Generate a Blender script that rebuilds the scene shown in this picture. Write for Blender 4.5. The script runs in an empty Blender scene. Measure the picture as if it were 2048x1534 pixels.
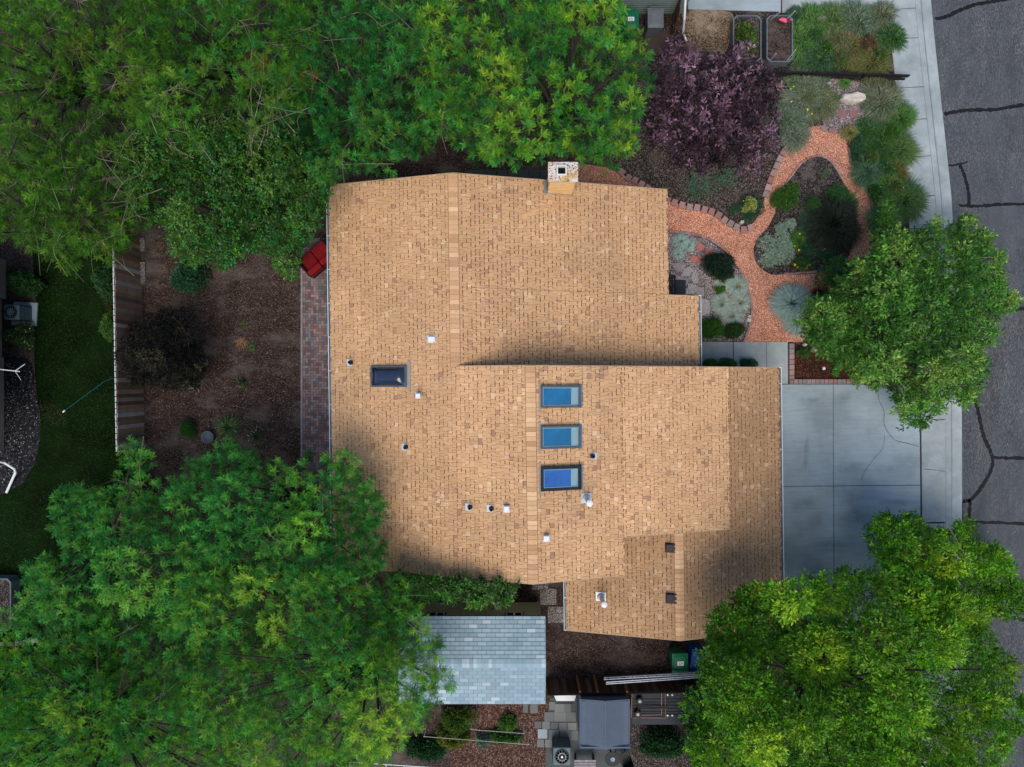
import bpy, math, random
import numpy as np
from mathutils import Vector, Matrix

R = math.radians
C = bpy.context.scene.collection
SC = bpy.context.scene
# ------------------------------------------------------------------ camera, sky, sun
F = 1400.0      # focal length in photo pixels (photo 2048 wide)
H = 26.6        # camera height
cam = bpy.data.cameras.new('camera'); camo = bpy.data.objects.new('camera', cam); C.objects.link(camo)
camo.location = (0, 0, H); camo.rotation_euler = (0, 0, 0)
cam.sensor_width = 36; cam.lens = 36 * F / 2048; cam.clip_end = 500; cam.clip_start = 0.1
SC.camera = camo

SUN_EL, SUN_AZ = 62, 186     # azimuth clockwise from image-up; light comes from the foot of the photo
w = bpy.data.worlds.new('World'); SC.world = w; w.use_nodes = True
nt = w.node_tree; bg = nt.nodes['Background']
sky = nt.nodes.new('ShaderNodeTexSky'); sky.sky_type = 'NISHITA'; sky.sun_disc = False
sky.sun_elevation = R(SUN_EL); sky.sun_rotation = R(SUN_AZ); sky.air_density = 1.0; sky.dust_density = 1.5
nt.links.new(sky.outputs[0], bg.inputs[0]); bg.inputs[1].default_value = 0.135
sl = bpy.data.lights.new('sun', 'SUN'); so = bpy.data.objects.new('sun', sl); C.objects.link(so)
sl.energy = 2.2; sl.angle = R(42); sl.color = (1.0, 0.89, 0.74)
so.rotation_euler = (R(90 - SUN_EL), 0, R(180 - SUN_AZ))
so.location = (0, 0, 60)
SC.view_settings.view_transform = 'Standard'; SC.view_settings.look = 'None'
SC.view_settings.exposure = 0.38; SC.view_settings.gamma = 1.0
SC.cycles.max_bounces = 5; SC.cycles.diffuse_bounces = 3; SC.cycles.transparent_max_bounces = 6

# ------------------------------------------------------------------ helpers
def P(px, py, z=0.0):
    D = H - z
    return ((px - 1024) * D / F, (767 - py) * D / F, z)

def tag(o, label=None, cat=None, group=None, kind=None):
    if label: o['label'] = label
    if cat: o['category'] = cat
    if group: o['group'] = group
    if kind: o['kind'] = kind
    return o

ORG = {}
def thing(name, label, cat, loc=(0, 0, 0), rz=0, group=None, kind=None):
    o = bpy.data.objects.new(name, None); C.objects.link(o); o.empty_display_size = 0.2
    o.location = loc; o.rotation_euler = (0, 0, rz)
    ORG[o.name] = tuple(loc) if rz == 0 else (0, 0, 0)
    return tag(o, label, cat, group, kind)

def linkmesh(name, me, mats, parent=None):
    for m in (mats if isinstance(mats, (list, tuple)) else [mats]):
        me.materials.append(m)
    o = bpy.data.objects.new(name, me); C.objects.link(o)
    if parent is not None:
        o.parent = parent; ORG[o.name] = ORG.get(parent.name, (0, 0, 0))
    return o

def copy_tree(o, parent=None):
    c = o.copy(); C.objects.link(c)
    if parent is not None: c.parent = parent
    for ch in list(o.children): copy_tree(ch, c)
    return c

class MB:
    def __init__(s): s.v = []; s.f = []; s.c = []; s.m = []; s.hascol = False
    def add(s, vs, fs, col=None, mi=0):
        b = len(s.v); s.v.extend([tuple(p) for p in vs])
        for f in fs:
            s.f.append(tuple(b + i for i in f)); s.c.append(col or (1, 1, 1)); s.m.append(mi)
        if col: s.hascol = True
        return s
    def box(s, c, d, rz=0, col=None, mi=0, taper=1.0, tilt=None):
        cx, cy, cz = c; x, y, z = d[0] / 2, d[1] / 2, d[2] / 2
        vs = []
        for sz in (-1, 1):
            t = taper if sz > 0 else 1
            for sx, sy in ((-1, -1), (1, -1), (1, 1), (-1, 1)):
                p = Vector((sx * x * t, sy * y * t, sz * z))
                if tilt is not None: p = tilt @ p
                ca, sa = math.cos(rz), math.sin(rz)
                vs.append((cx + p.x * ca - p.y * sa, cy + p.x * sa + p.y * ca, cz + p.z))
        return s.add(vs, [(3, 2, 1, 0), (4, 5, 6, 7), (0, 1, 5, 4), (1, 2, 6, 5), (2, 3, 7, 6), (3, 0, 4, 7)], col, mi)
    def prism(s, poly, z0, z1, col=None, mi=0, inset=0.0):
        n = len(poly)
        cx = sum(p[0] for p in poly) / n; cy = sum(p[1] for p in poly) / n
        a = sum(poly[i][0] * poly[(i + 1) % n][1] - poly[(i + 1) % n][0] * poly[i][1] for i in range(n))
        if a < 0: poly = poly[::-1]
        k = 1 - inset
        vs = [(p[0], p[1], z0) for p in poly] + [(cx + (p[0] - cx) * k, cy + (p[1] - cy) * k, z1) for p in poly]
        fs = [tuple(range(n, 2 * n))] + [(i, (i + 1) % n, n + (i + 1) % n, n + i) for i in range(n)]
        return s.add(vs, fs, col, mi)
    def sheet(s, poly, z, col=None, mi=0):
        n = len(poly)
        a = sum(poly[i][0] * poly[(i + 1) % n][1] - poly[(i + 1) % n][0] * poly[i][1] for i in range(n))
        if a < 0: poly = poly[::-1]
        return s.add([(p[0], p[1], z) for p in poly], [tuple(range(n))], col, mi)
    def tube(s, pts, rad, n=6, col=None, mi=0, cap=True):
        pts = [Vector(p) for p in pts]
        if not isinstance(rad, (list, tuple)): rad = [rad] * len(pts)
        vs = []; fs = []
        for i, p in enumerate(pts):
            d = (pts[min(i + 1, len(pts) - 1)] - pts[max(i - 1, 0)])
            if d.length < 1e-9: d = Vector((0, 0, 1))
            d.normalize()
            a = d.cross(Vector((0, 0, 1)) if abs(d.z) < 0.9 else Vector((1, 0, 0))).normalized(); b = d.cross(a)
            for k in range(n):
                t = 2 * math.pi * k / n
                vs.append(p + (a * math.cos(t) + b * math.sin(t)) * rad[i])
        for i in range(len(pts) - 1):
            for k in range(n):
                fs.append((i * n + k, i * n + (k + 1) % n, (i + 1) * n + (k + 1) % n, (i + 1) * n + k))
        if cap:
            fs.append(tuple(range(n))); fs.append(tuple(range(len(pts) * n - 1, (len(pts) - 1) * n - 1, -1)))
        return s.add(vs, fs, col, mi)
    def lathe(s, c, prof, n=20, col=None, mi=0):
        vs = []; fs = []
        for r, z in prof:
            for k in range(n):
                t = 2 * math.pi * k / n
                vs.append((c[0] + r * math.cos(t), c[1] + r * math.sin(t), c[2] + z))
        for i in range(len(prof) - 1):
            for k in range(n):
                fs.append((i * n + k, i * n + (k + 1) % n, (i + 1) * n + (k + 1) % n, (i + 1) * n + k))
        fs.append(tuple(range(n - 1, -1, -1))); fs.append(tuple(range((len(prof) - 1) * n, len(prof) * n)))
        return s.add(vs, fs, col, mi)
    def build(s, name, mats, parent=None, smooth=False, bevel=0):
        o3 = ORG.get(parent.name, (0, 0, 0)) if parent is not None else (0, 0, 0)
        me = bpy.data.meshes.new(name)
        me.from_pydata([(p[0] - o3[0], p[1] - o3[1], p[2] - o3[2]) for p in s.v], [], s.f)
        if s.hascol:
            at = me.attributes.new('Col', 'FLOAT_COLOR', 'CORNER')
            buf = []
            for f, c in zip(s.f, s.c): buf.extend((c[0], c[1], c[2], 1.0) * len(f))
            at.data.foreach_set('color', buf)
        if any(s.m): me.polygons.foreach_set('material_index', s.m)
        if smooth: me.polygons.foreach_set('use_smooth', [True] * len(s.f))
        me.update()
        o = linkmesh(name, me, mats, parent)
        if bevel:
            b = o.modifiers.new('bevel', 'BEVEL'); b.width = bevel; b.segments = 2; b.limit_method = 'ANGLE'
        return o

def curve(pts, n=6, closed=False):
    out = []; N = len(pts)
    rng = range(N if closed else N - 1)
    for i in rng:
        g = (lambda k: pts[k % N]) if closed else (lambda k: pts[max(0, min(N - 1, k))])
        p0, p1, p2, p3 = g(i - 1), g(i), g(i + 1), g(i + 2)
        for j in range(n):
            t = j / n; t2 = t * t; t3 = t2 * t
            out.append(tuple(0.5 * (2 * b + (c - a) * t + (2 * a - 5 * b + 4 * c - d) * t2 + (-a + 3 * b - 3 * c + d) * t3)
                             for a, b, c, d in zip(p0, p1, p2, p3)))
    if not closed: out.append(tuple(pts[-1]))
    return out

def W(pts, z=0.0): return [P(x, y, z)[:2] for x, y in pts]

def ribbon(pts, wd, z, jit=0, seed=0):
    """polyline in px -> flat strip faces, wd in px"""
    rnd = random.Random(seed); L = []; Rr = []
    for i, p in enumerate(pts):
        a = pts[max(0, i - 1)]; b = pts[min(len(pts) - 1, i + 1)]
        dx, dy = b[0] - a[0], b[1] - a[1]; l = math.hypot(dx, dy) or 1
        ww = wd / 2 * (1 + rnd.uniform(-jit, jit))
        L.append((p[0] - dy / l * ww, p[1] + dx / l * ww)); Rr.append((p[0] + dy / l * ww, p[1] - dx / l * ww))
    vs = [P(x, y, z) for x, y in L] + [P(x, y, z) for x, y in Rr]; n = len(pts)
    return vs, [(i, i + 1, n + i + 1, n + i) for i in range(n - 1)]

# ------------------------------------------------------------------ materials
def newmat(name):
    m = bpy.data.materials.new(name); m.use_nodes = True
    return m, m.node_tree, m.node_tree.nodes['Principled BSDF']

def ramp(nt, els, interp='LINEAR'):
    r = nt.nodes.new('ShaderNodeValToRGB'); r.color_ramp.interpolation = interp
    while len(r.color_ramp.elements) < len(els): r.color_ramp.elements.new(0.5)
    for e, (p, c) in zip(r.color_ramp.elements, els): e.position = p; e.color = (*c, 1)
    return r

def coords(nt, scale=(1, 1, 1)):
    g = nt.nodes.new('ShaderNodeNewGeometry'); mp = nt.nodes.new('ShaderNodeMapping'); mp.inputs['Scale'].default_value = scale
    nt.links.new(g.outputs['Position'], mp.inputs[0]); return mp.outputs[0]

def noise(nt, co, sc, det=4, rough=0.6):
    n = nt.nodes.new('ShaderNodeTexNoise'); n.inputs['Scale'].default_value = sc; n.inputs['Detail'].default_value = det
    n.inputs['Roughness'].default_value = rough; nt.links.new(co, n.inputs['Vector']); return n.outputs['Fac']

def mix(nt, a, b, fac, mode='MIX'):
    m = nt.nodes.new('ShaderNodeMix'); m.data_type = 'RGBA'; m.blend_type = mode
    for sock, v in ((m.inputs[0], fac), (m.inputs[6], a), (m.inputs[7], b)):
        if hasattr(v, 'is_output'): nt.links.new(v, sock)
        elif isinstance(v, tuple): sock.default_value = (*v, 1)
        else: sock.default_value = v
    return m.outputs[2]

def bump(nt, bs, h, st=0.3, dist=0.02):
    b = nt.nodes.new('ShaderNodeBump'); b.inputs['Strength'].default_value = st; b.inputs['Distance'].default_value = dist
    nt.links.new(h, b.inputs['Height']); nt.links.new(b.outputs[0], bs.inputs['Normal'])

def plain(name, col, rough=0.6, var=0.15, sc=6, metal=0, fine=60, scale=(1, 1, 1), bmp=0.15):
    m, nt, bs = newmat(name); co = coords(nt, scale)
    a = tuple(c * (1 - var) for c in col); b = tuple(min(1, c * (1 + var)) for c in col)
    r = ramp(nt, [(0.3, a), (0.7, b)]); nt.links.new(noise(nt, co, sc, 6, 0.65), r.inputs[0])
    r2 = ramp(nt, [(0.3, (1 - var,) * 3), (0.7, (1 + var * 0.5,) * 3)]); fn = noise(nt, co, fine, 3); nt.links.new(fn, r2.inputs[0])
    o = mix(nt, r.outputs[0], r2.outputs[0], 1.0, 'MULTIPLY')
    nt.links.new(o, bs.inputs['Base Color']); bs.inputs['Roughness'].default_value = rough; bs.inputs['Metallic'].default_value = metal; bs.inputs['Specular IOR Level'].default_value = 0.15
    if bmp: bump(nt, bs, fn, bmp, 0.01)
    return m

def chips(name, cols, sc=28, stretch=(1, 1, 1), patch=None, psc=0.7, rough=0.9, dark=0.35, plo=0.5, phi=0.75, bst=0.6):
    """loose pieces: voronoi cells each with its own colour, dark joints between, broad patches"""
    m, nt, bs = newmat(name); co = coords(nt, stretch)
    v = nt.nodes.new('ShaderNodeTexVoronoi'); v.inputs['Scale'].default_value = sc; nt.links.new(co, v.inputs['Vector'])
    sep = nt.nodes.new('ShaderNodeSeparateColor'); nt.links.new(v.outputs['Color'], sep.inputs[0])
    n = len(cols); r = ramp(nt, [((i + 0.0) / n, c) for i, c in enumerate(cols)], 'CONSTANT'); nt.links.new(sep.outputs[0], r.inputs[0])
    d = ramp(nt, [(0.25, (1, 1, 1)), (0.75, (dark,) * 3)]); nt.links.new(v.outputs['Distance'], d.inputs[0])
    o = mix(nt, r.outputs[0], d.outputs[0], 1.0, 'MULTIPLY')
    if patch:
        pr = ramp(nt, [(plo, (0, 0, 0)), (phi, (1, 1, 1))]); nt.links.new(noise(nt, co, psc, 6, 0.7), pr.inputs[0])
        o = mix(nt, o, patch, pr.outputs[0])
    n2 = ramp(nt, [(0.3, (0.75,) * 3), (0.7, (1.2,) * 3)]); nt.links.new(noise(nt, co, 1.6, 5, 0.7), n2.inputs[0])
    o = mix(nt, o, n2.outputs[0], 1.0, 'MULTIPLY')
    nt.links.new(o, bs.inputs['Base Color']); bs.inputs['Roughness'].default_value = rough; bs.inputs['Specular IOR Level'].default_value = 0.2
    bump(nt, bs, v.outputs['Distance'], -bst if False else bst, 0.03)
    return m

def attr(name, rough=0.85, speck=0.25, sc=90, sc2=1.2, var2=0.12, bst=0.2, spec=0.3, sub=None):
    m, nt, bs = newmat(name); co = coords(nt)
    a = nt.nodes.new('ShaderNodeAttribute'); a.attribute_name = 'Col'
    fn = noise(nt, co, sc, 2); r = ramp(nt, [(0.3, (1 - speck,) * 3), (0.7, (1 + speck,) * 3)]); nt.links.new(fn, r.inputs[0])
    o = mix(nt, a.outputs['Color'], r.outputs[0], 1.0, 'MULTIPLY')
    r2 = ramp(nt, [(0.3, (1 - var2,) * 3), (0.7, (1 + var2,) * 3)]); nt.links.new(noise(nt, co, sc2, 5), r2.inputs[0])
    o = mix(nt, o, r2.outputs[0], 1.0, 'MULTIPLY')
    nt.links.new(o, bs.inputs['Base Color']); bs.inputs['Roughness'].default_value = rough
    bs.inputs['Specular IOR Level'].default_value = spec
    if bst: bump(nt, bs, fn, bst, 0.005)
    return m

def leafmat(name, trans=0.35, rough=0.55, spec=0.12):
    m, nt, bs = newmat(name)
    a = nt.nodes.new('ShaderNodeAttribute'); a.attribute_name = 'Col'
    nt.links.new(a.outputs['Color'], bs.inputs['Base Color']); bs.inputs['Roughness'].default_value = rough
    bs.inputs['Specular IOR Level'].default_value = spec
    t = nt.nodes.new('ShaderNodeBsdfTranslucent')
    c = mix(nt, a.outputs['Color'], (1.4, 1.45, 0.3), 1.0, 'MULTIPLY'); nt.links.new(c, t.inputs[0])
    mx = nt.nodes.new('ShaderNodeMixShader'); mx.inputs[0].default_value = trans
    nt.links.new(bs.outputs[0], mx.inputs[1]); nt.links.new(t.outputs[0], mx.inputs[2])
    nt.links.new(mx.outputs[0], nt.nodes['Material Output'].inputs[0])
    return m

M = {}
M['mulch'] = chips('bark_mulch', [(0.030, 0.019, 0.016), (0.060, 0.037, 0.031), (0.090, 0.056, 0.048), (0.045, 0.029, 0.025), (0.14, 0.10, 0.085), (0.038, 0.025, 0.022)],
                   sc=24, stretch=(1, 1.7, 1), patch=(0.12, 0.10, 0.092), psc=0.6, plo=0.48, phi=0.72)
M['redmulch'] = chips('red_bark', [(0.05, 0.018, 0.010), (0.09, 0.030, 0.018), (0.03, 0.012, 0.008), (0.14, 0.055, 0.035)], sc=22, stretch=(1.5, 1, 1))
M['redgravel'] = chips('red_lava_gravel', [(0.70, 0.27, 0.16), (0.86, 0.44, 0.29), (0.52, 0.17, 0.10), (0.78, 0.34, 0.21), (0.92, 0.60, 0.46), (0.42, 0.16, 0.11)],
                       sc=40, patch=(0.42, 0.17, 0.11), psc=1.3, plo=0.62, phi=0.9, dark=0.4)
M['brownrock'] = chips('brown_rock', [(0.09, 0.042, 0.030), (0.15, 0.08, 0.06), (0.055, 0.028, 0.022), (0.24, 0.15, 0.12), (0.11, 0.055, 0.04)], sc=24)
M['greygravel'] = chips('grey_gravel', [(0.22, 0.18, 0.19), (0.36, 0.31, 0.32), (0.13, 0.11, 0.12), (0.46, 0.42, 0.43), (0.26, 0.19, 0.19)], sc=26)
M['darkgravel'] = chips('dark_gravel', [(0.010, 0.011, 0.014), (0.022, 0.023, 0.028), (0.006, 0.007, 0.009), (0.05, 0.05, 0.06), (0.015, 0.015, 0.018)], sc=16)
M['garden'] = chips('garden_soil', [(0.030, 0.022, 0.020), (0.075, 0.058, 0.052), (0.12, 0.10, 0.092), (0.045, 0.034, 0.032), (0.19, 0.165, 0.155), (0.04, 0.03, 0.028)],
                    sc=24, stretch=(1.3, 1, 1), patch=(0.09, 0.077, 0.072), psc=0.8, plo=0.55, phi=0.72)
M['lawnsoil'] = plain('lawn_thatch', (0.004, 0.013, 0.002), 1.0, 0.6, 0.8, fine=45)
M['lawnsoil'].node_tree.nodes['Principled BSDF'].inputs['Specular IOR Level'].default_value = 0.05
M['drygrass'] = chips('dry_grass', [(0.16, 0.10, 0.055), (0.28, 0.20, 0.13), (0.09, 0.055, 0.035), (0.36, 0.28, 0.2)], sc=30, patch=(0.36, 0.30, 0.24), psc=0.9)
M['asphalt'] = chips('worn_asphalt', [(0.072, 0.080, 0.092), (0.098, 0.106, 0.118), (0.058, 0.064, 0.075), (0.135, 0.142, 0.150), (0.083, 0.091, 0.102)], sc=44, patch=(0.066, 0.077, 0.092), psc=0.35, dark=0.7, bst=0.2, plo=0.45, phi=0.65, stretch=(1, 0.35, 1))
M['tar'] = plain('crack_sealer', (0.012, 0.012, 0.014), 0.5, 0.3, 8)

def concrete_mat(name, col, stain=0.35, sc=0.5, streak=(1, 1, 1)):
    m, nt, bs = newmat(name); co = coords(nt, streak); co1 = coords(nt)
    a = tuple(c * (1 - stain) for c in col); b = tuple(min(1, c * 1.08) for c in col)
    r = ramp(nt, [(0.36, a), (0.47, tuple(c * 0.9 for c in col)), (0.62, b)]); nt.links.new(noise(nt, co1, sc, 7, 0.6), r.inputs[0])
    r3 = ramp(nt, [(0.3, (0.88,) * 3), (0.7, (1.08,) * 3)]); nt.links.new(noise(nt, co, 3.0, 6, 0.7), r3.inputs[0])
    fn = noise(nt, co1, 70, 3); r2 = ramp(nt, [(0.3, (0.84,) * 3), (0.7, (1.12,) * 3)]); nt.links.new(fn, r2.inputs[0])
    o = mix(nt, mix(nt, r.outputs[0], r3.outputs[0], 1.0, 'MULTIPLY'), r2.outputs[0], 1.0, 'MULTIPLY')
    nt.links.new(o, bs.inputs['Base Color']); bs.inputs['Roughness'].default_value = 0.85; bump(nt, bs, fn, 0.15, 0.005)
    return m
M['drive'] = concrete_mat('driveway_concrete', (0.31, 0.39, 0.445), 0.30, 0.40, (0.35, 3, 1))
M['walk'] = concrete_mat('walk_concrete', (0.31, 0.36, 0.38), 0.22, 0.8)
M['joint'] = plain('joint_dirt', (0.045, 0.045, 0.045), 0.95, 0.4, 10)
M['crack'] = plain('crack_dark', (0.10, 0.11, 0.12), 0.95, 0.4, 20)
M['exposed'] = chips('exposed_aggregate', [(0.22, 0.19, 0.18), (0.34, 0.31, 0.30), (0.12, 0.11, 0.10), (0.45, 0.42, 0.40)], sc=34)
M['brick'] = attr('paver_bricks', 0.85, 0.15, 60, 1.0, 0.1)
M['shingle'] = attr('tan_shingles', 0.92, 0.20, 55, 0.45, 0.13, 0.1, spec=0.15)
M['gshingle'] = attr('grey_shingles', 0.9, 0.12, 70, 0.8, 0.06, 0.1, spec=0.2)
M['deckdark'] = plain('shingle_underlay', (0.10, 0.055, 0.035), 0.95, 0.2, 20)
M['gdeck'] = plain('grey_underlay', (0.05, 0.06, 0.07), 0.95, 0.2, 20)
M['siding'] = plain('tan_siding', (0.42, 0.34, 0.24), 0.7, 0.08, 3)
M['whitemetal'] = plain('white_gutter_metal', (0.62, 0.68, 0.72), 0.4, 0.12, 5)
M['guttermid'] = plain('gutter_bed', (0.12, 0.14, 0.16), 0.7, 0.5, 3)
M['galv'] = plain('galvanised_metal', (0.55, 0.60, 0.63), 0.4, 0.12, 9, metal=0.3)
M['greymetal'] = plain('grey_metal', (0.30, 0.29, 0.28), 0.5, 0.15, 12, metal=0.2)
M['framedk'] = plain('skylight_frame', (0.075, 0.10, 0.125), 0.4, 0.15, 8)
M['frameblk'] = plain('dark_skylight_frame', (0.018, 0.028, 0.035), 0.4, 0.15, 8)
M['well'] = plain('skylight_well_paint', (0.75, 0.80, 0.80), 0.6, 0.04, 3)
M['backing'] = plain('blue_skylight_backing', (0.008, 0.30, 0.60), 0.6, 0.30, 1.2)  # blue sheet below the glass; its mottling is painted sky reflection
M['backing2'] = plain('bright_blue_backing', (0.05, 0.26, 0.95), 0.6, 0.35, 1.6)  # stronger blue, cloud reflections likewise put into the colour
M['black'] = plain('black_plastic', (0.012, 0.013, 0.015), 0.45, 0.2, 6)
M['vent'] = plain('brown_vent', (0.055, 0.045, 0.05), 0.6, 0.2, 12)
M['white'] = plain('white_paint', (0.66, 0.70, 0.73), 0.5, 0.05, 5)
M['green'] = plain('green_bin_plastic', (0.010, 0.125, 0.065), 0.4, 0.15, 8)
M['greyplastic'] = plain('grey_bin_plastic', (0.12, 0.14, 0.16), 0.45, 0.12, 8)
M['blue'] = plain('blue_bin_plastic', (0.010, 0.055, 0.25), 0.45, 0.15, 8)
M['red'] = plain('red_cushion', (0.20, 0.008, 0.012), 0.85, 0.2, 4)
M['redframe'] = plain('sofa_frame', (0.02, 0.012, 0.012), 0.6, 0.2, 4)
M['wood'] = attr('fence_boards', 0.85, 0.15, 40, 2.0, 0.2)
M['oldwood'] = plain('old_wood', (0.10, 0.055, 0.03), 0.85, 0.4, 5, scale=(1, 6, 1))
M['darkwood'] = plain('dark_wood', (0.016, 0.014, 0.015), 0.85, 0.4, 6)
M['bark'] = plain('tree_bark', (0.055, 0.045, 0.036), 0.9, 0.35, 9)
M['palebark'] = plain('pale_twig', (0.26, 0.22, 0.165), 0.8, 0.25, 9)
M['redbark'] = plain('red_twig', (0.16, 0.07, 0.055), 0.8, 0.25, 9)
M['leaf'] = leafmat('leaf')
M['purple'] = leafmat('purple_leaf', 0.15, 0.6, 0.3)
M['smoke'] = leafmat('dusky_leaf', 0.1, 0.85, 0.1)
M['blade'] = leafmat('grass_blade', 0.2, 0.55, 0.3)
M['glossleaf'] = leafmat('glossy_leaf', 0.32, 0.42, 0.28)
M['petal'] = leafmat('petal', 0.2, 0.7, 0.2)
M['stone'] = plain('pale_stone', (0.50, 0.46, 0.41), 0.9, 0.2, 5)
M['greystone'] = plain('grey_stone', (0.26, 0.24, 0.25), 0.9, 0.3, 6)
M['pink'] = plain('pink_plastic', (0.85, 0.10, 0.22), 0.5, 0.1, 8)
M['teal'] = plain('teal_pole', (0.008, 0.09, 0.12), 0.5, 0.1, 8)
M['bed'] = plain('galvanised_planter', (0.13, 0.16, 0.185), 0.5, 0.25, 6, metal=0.2)
M['shedgreen'] = plain('shed_siding', (0.38, 0.41, 0.29), 0.75, 0.08, 2)
M['neighbor'] = plain('neighbour_siding', (0.15, 0.20, 0.21), 0.75, 0.08, 2)
M['beige'] = plain('beige_wall', (0.25, 0.21, 0.18), 0.8, 0.12, 2)
M['bluegrey'] = plain('resin_shed', (0.075, 0.105, 0.155), 0.6, 0.1, 3)
M['copper'] = plain('pink_pipe', (0.28, 0.15, 0.14), 0.5, 0.15, 8)
M['darkdeck'] = plain('dark_ribbed_plastic', (0.020, 0.026, 0.036), 0.5, 0.25, 6)
M['alu'] = plain('ladder_aluminium', (0.25, 0.29, 0.37), 0.4, 0.15, 10, metal=0.3)
M['clay'] = plain('grey_bowl', (0.10, 0.125, 0.155), 0.6, 0.2, 8)
M['hvac'] = plain('condenser_case', (0.10, 0.15, 0.17), 0.5, 0.1, 5)
M['yellow'] = plain('chimney_board', (0.80, 0.50, 0.22), 0.75, 0.22, 3, scale=(0.7, 8, 2.5))
M['flash'] = plain('blue_grey_flashing', (0.16, 0.24, 0.32), 0.5, 0.2, 12, metal=0.3)

m, nt, bs = newmat('skylight_glass')
nt.nodes.remove(bs)
tr = nt.nodes.new('ShaderNodeBsdfTransparent'); tr.inputs[0].default_value = (0.88, 0.97, 1, 1)
gl = nt.nodes.new('ShaderNodeBsdfGlossy'); gl.inputs['Roughness'].default_value = 0.03
mx = nt.nodes.new('ShaderNodeMixShader'); fr = nt.nodes.new('ShaderNodeFresnel'); fr.inputs[0].default_value = 1.7
nt.links.new(fr.outputs[0], mx.inputs[0]); nt.links.new(tr.outputs[0], mx.inputs[1]); nt.links.new(gl.outputs[0], mx.inputs[2])
nt.links.new(mx.outputs[0], nt.nodes['Material Output'].inputs[0]); M['glass'] = m
m, nt, bs = newmat('smoked_dome'); bs.inputs['Base Color'].default_value = (0.012, 0.022, 0.05, 1); bs.inputs['Roughness'].default_value = 0.12
bs.inputs['Coat Weight'].default_value = 0.6; M['dome'] = m

# chimney crown: white paint with rust and black lichen spots
m, nt, bs = newmat('chimney_crown'); co = coords(nt)
r1 = ramp(nt, [(0.42, (0.64, 0.60, 0.60)), (0.62, (0.50, 0.32, 0.12))]); nt.links.new(noise(nt, co, 2.6, 4), r1.inputs[0])
r2 = ramp(nt, [(0.40, (0.10, 0.06, 0.06)), (0.45, (1, 1, 1))]); nt.links.new(noise(nt, co, 22, 3, 0.6), r2.inputs[0])
nt.links.new(mix(nt, r1.outputs[0], r2.outputs[0], 1.0, 'MULTIPLY'), bs.inputs['Base Color']); bs.inputs['Roughness'].default_value = 0.85
M['crown'] = m

# striped flagstone
m, nt, bs = newmat('striped_flagstone'); co = coords(nt)
wv = nt.nodes.new('ShaderNodeTexWave'); wv.inputs['Scale'].default_value = 7; wv.inputs['Distortion'].default_value = 9; wv.inputs['Detail'].default_value = 2
nt.links.new(co, wv.inputs[0]); r1 = ramp(nt, [(0.3, (0.10, 0.10, 0.12)), (0.6, (0.44, 0.42, 0.41))]); nt.links.new(wv.outputs['Fac'], r1.inputs[0])
nt.links.new(r1.outputs[0], bs.inputs['Base Color']); bs.inputs['Roughness'].default_value = 0.85; M['flag'] = m

# ------------------------------------------------------------------ ground, road, paving
RE = [(1790, -900), (1845, -250), (1862, 0), (1880, 180), (1900, 366), (1905, 430), (1918, 650), (1923, 780), (1924, 1040), (1922, 1300), (1915, 1600), (1890, 2500)]
RE = curve(RE, 5)
def off(d): return [(x + d, y) for x, y in RE]
def strip(a, b, za, zb):
    va = [P(x, y, za) for x, y in a]; vb = [P(x, y, zb) for x, y in b]; n = len(a)
    return va + vb, [(i, n + i, n + i + 1, i + 1) for i in range(n - 1)]

g = MB(); vs, fs = strip([(-6000, y) for x, y in RE], off(-20), 0, 0); g.add(vs, fs)
tag(g.build('ground', M['mulch']), kind='structure')
g = MB(); vs, fs = strip(off(-4), [(6000, y) for x, y in RE], -0.082, -0.082); g.add(vs, fs)
tag(g.build('road', M['asphalt']), kind='structure')
# kerb and gutter pan
g = MB()
for a, b, za, zb in ((-32, -22, 0.032, 0.032), (-22, -18, 0.032, -0.06), (-18, 0, -0.06, -0.074), (0, 0.3, -0.074, -0.1)):
    vs, fs = strip(off(a), off(b), za, zb); g.add(vs, fs)
vs, fs = strip(off(-32), off(-32.01), 0.0, 0.032); g.add(vs, fs)
tag(g.build('kerb', M['walk']), kind='structure')
# sidewalk slabs
g = MB(); gd = MB()
def re_x(y):
    for i in range(len(RE) - 1):
        if RE[i][1] <= y <= RE[i + 1][1]:
            t = (y - RE[i][1]) / (RE[i + 1][1] - RE[i][1]); return RE[i][0] + t * (RE[i + 1][0] - RE[i][0])
ys = [-700, -560, -420, -280, -140, 17, 76, 174, 238, 312, 391, 455, 530, 610, 690, 768]
for a, b in zip(ys[:-1], ys[1:]):
    for (y0, y1) in ((a + 0.7, b - 0.7),):
        q = [(re_x(y0) - 88, y0 + 3), (re_x(y0) - 33.5, y0), (re_x(y1) - 33.5, y1), (re_x(y1) - 88, y1 + 3)]
        g.prism(W(q), -0.05, 0.032)
ys = [1046, 1130, 1210, 1290, 1370, 1450, 1530, 1610, 1700]
for a, b in zip(ys[:-1], ys[1:]):
    q = [(re_x(a) - 84, a + 0.7), (re_x(a) - 33.5, a + 0.7), (re_x(b) - 33.5, b - 0.7), (re_x(b) - 84, b - 0.7)]
    g.prism(W(q), -0.05, 0.032)
tag(g.build('sidewalk', M['walk']), kind='structure')
gd.add(*strip(off(-86), off(-30), 0.006, 0.006)); tag(gd.build('sidewalk_bedding', M['joint']), kind='structure')

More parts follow.
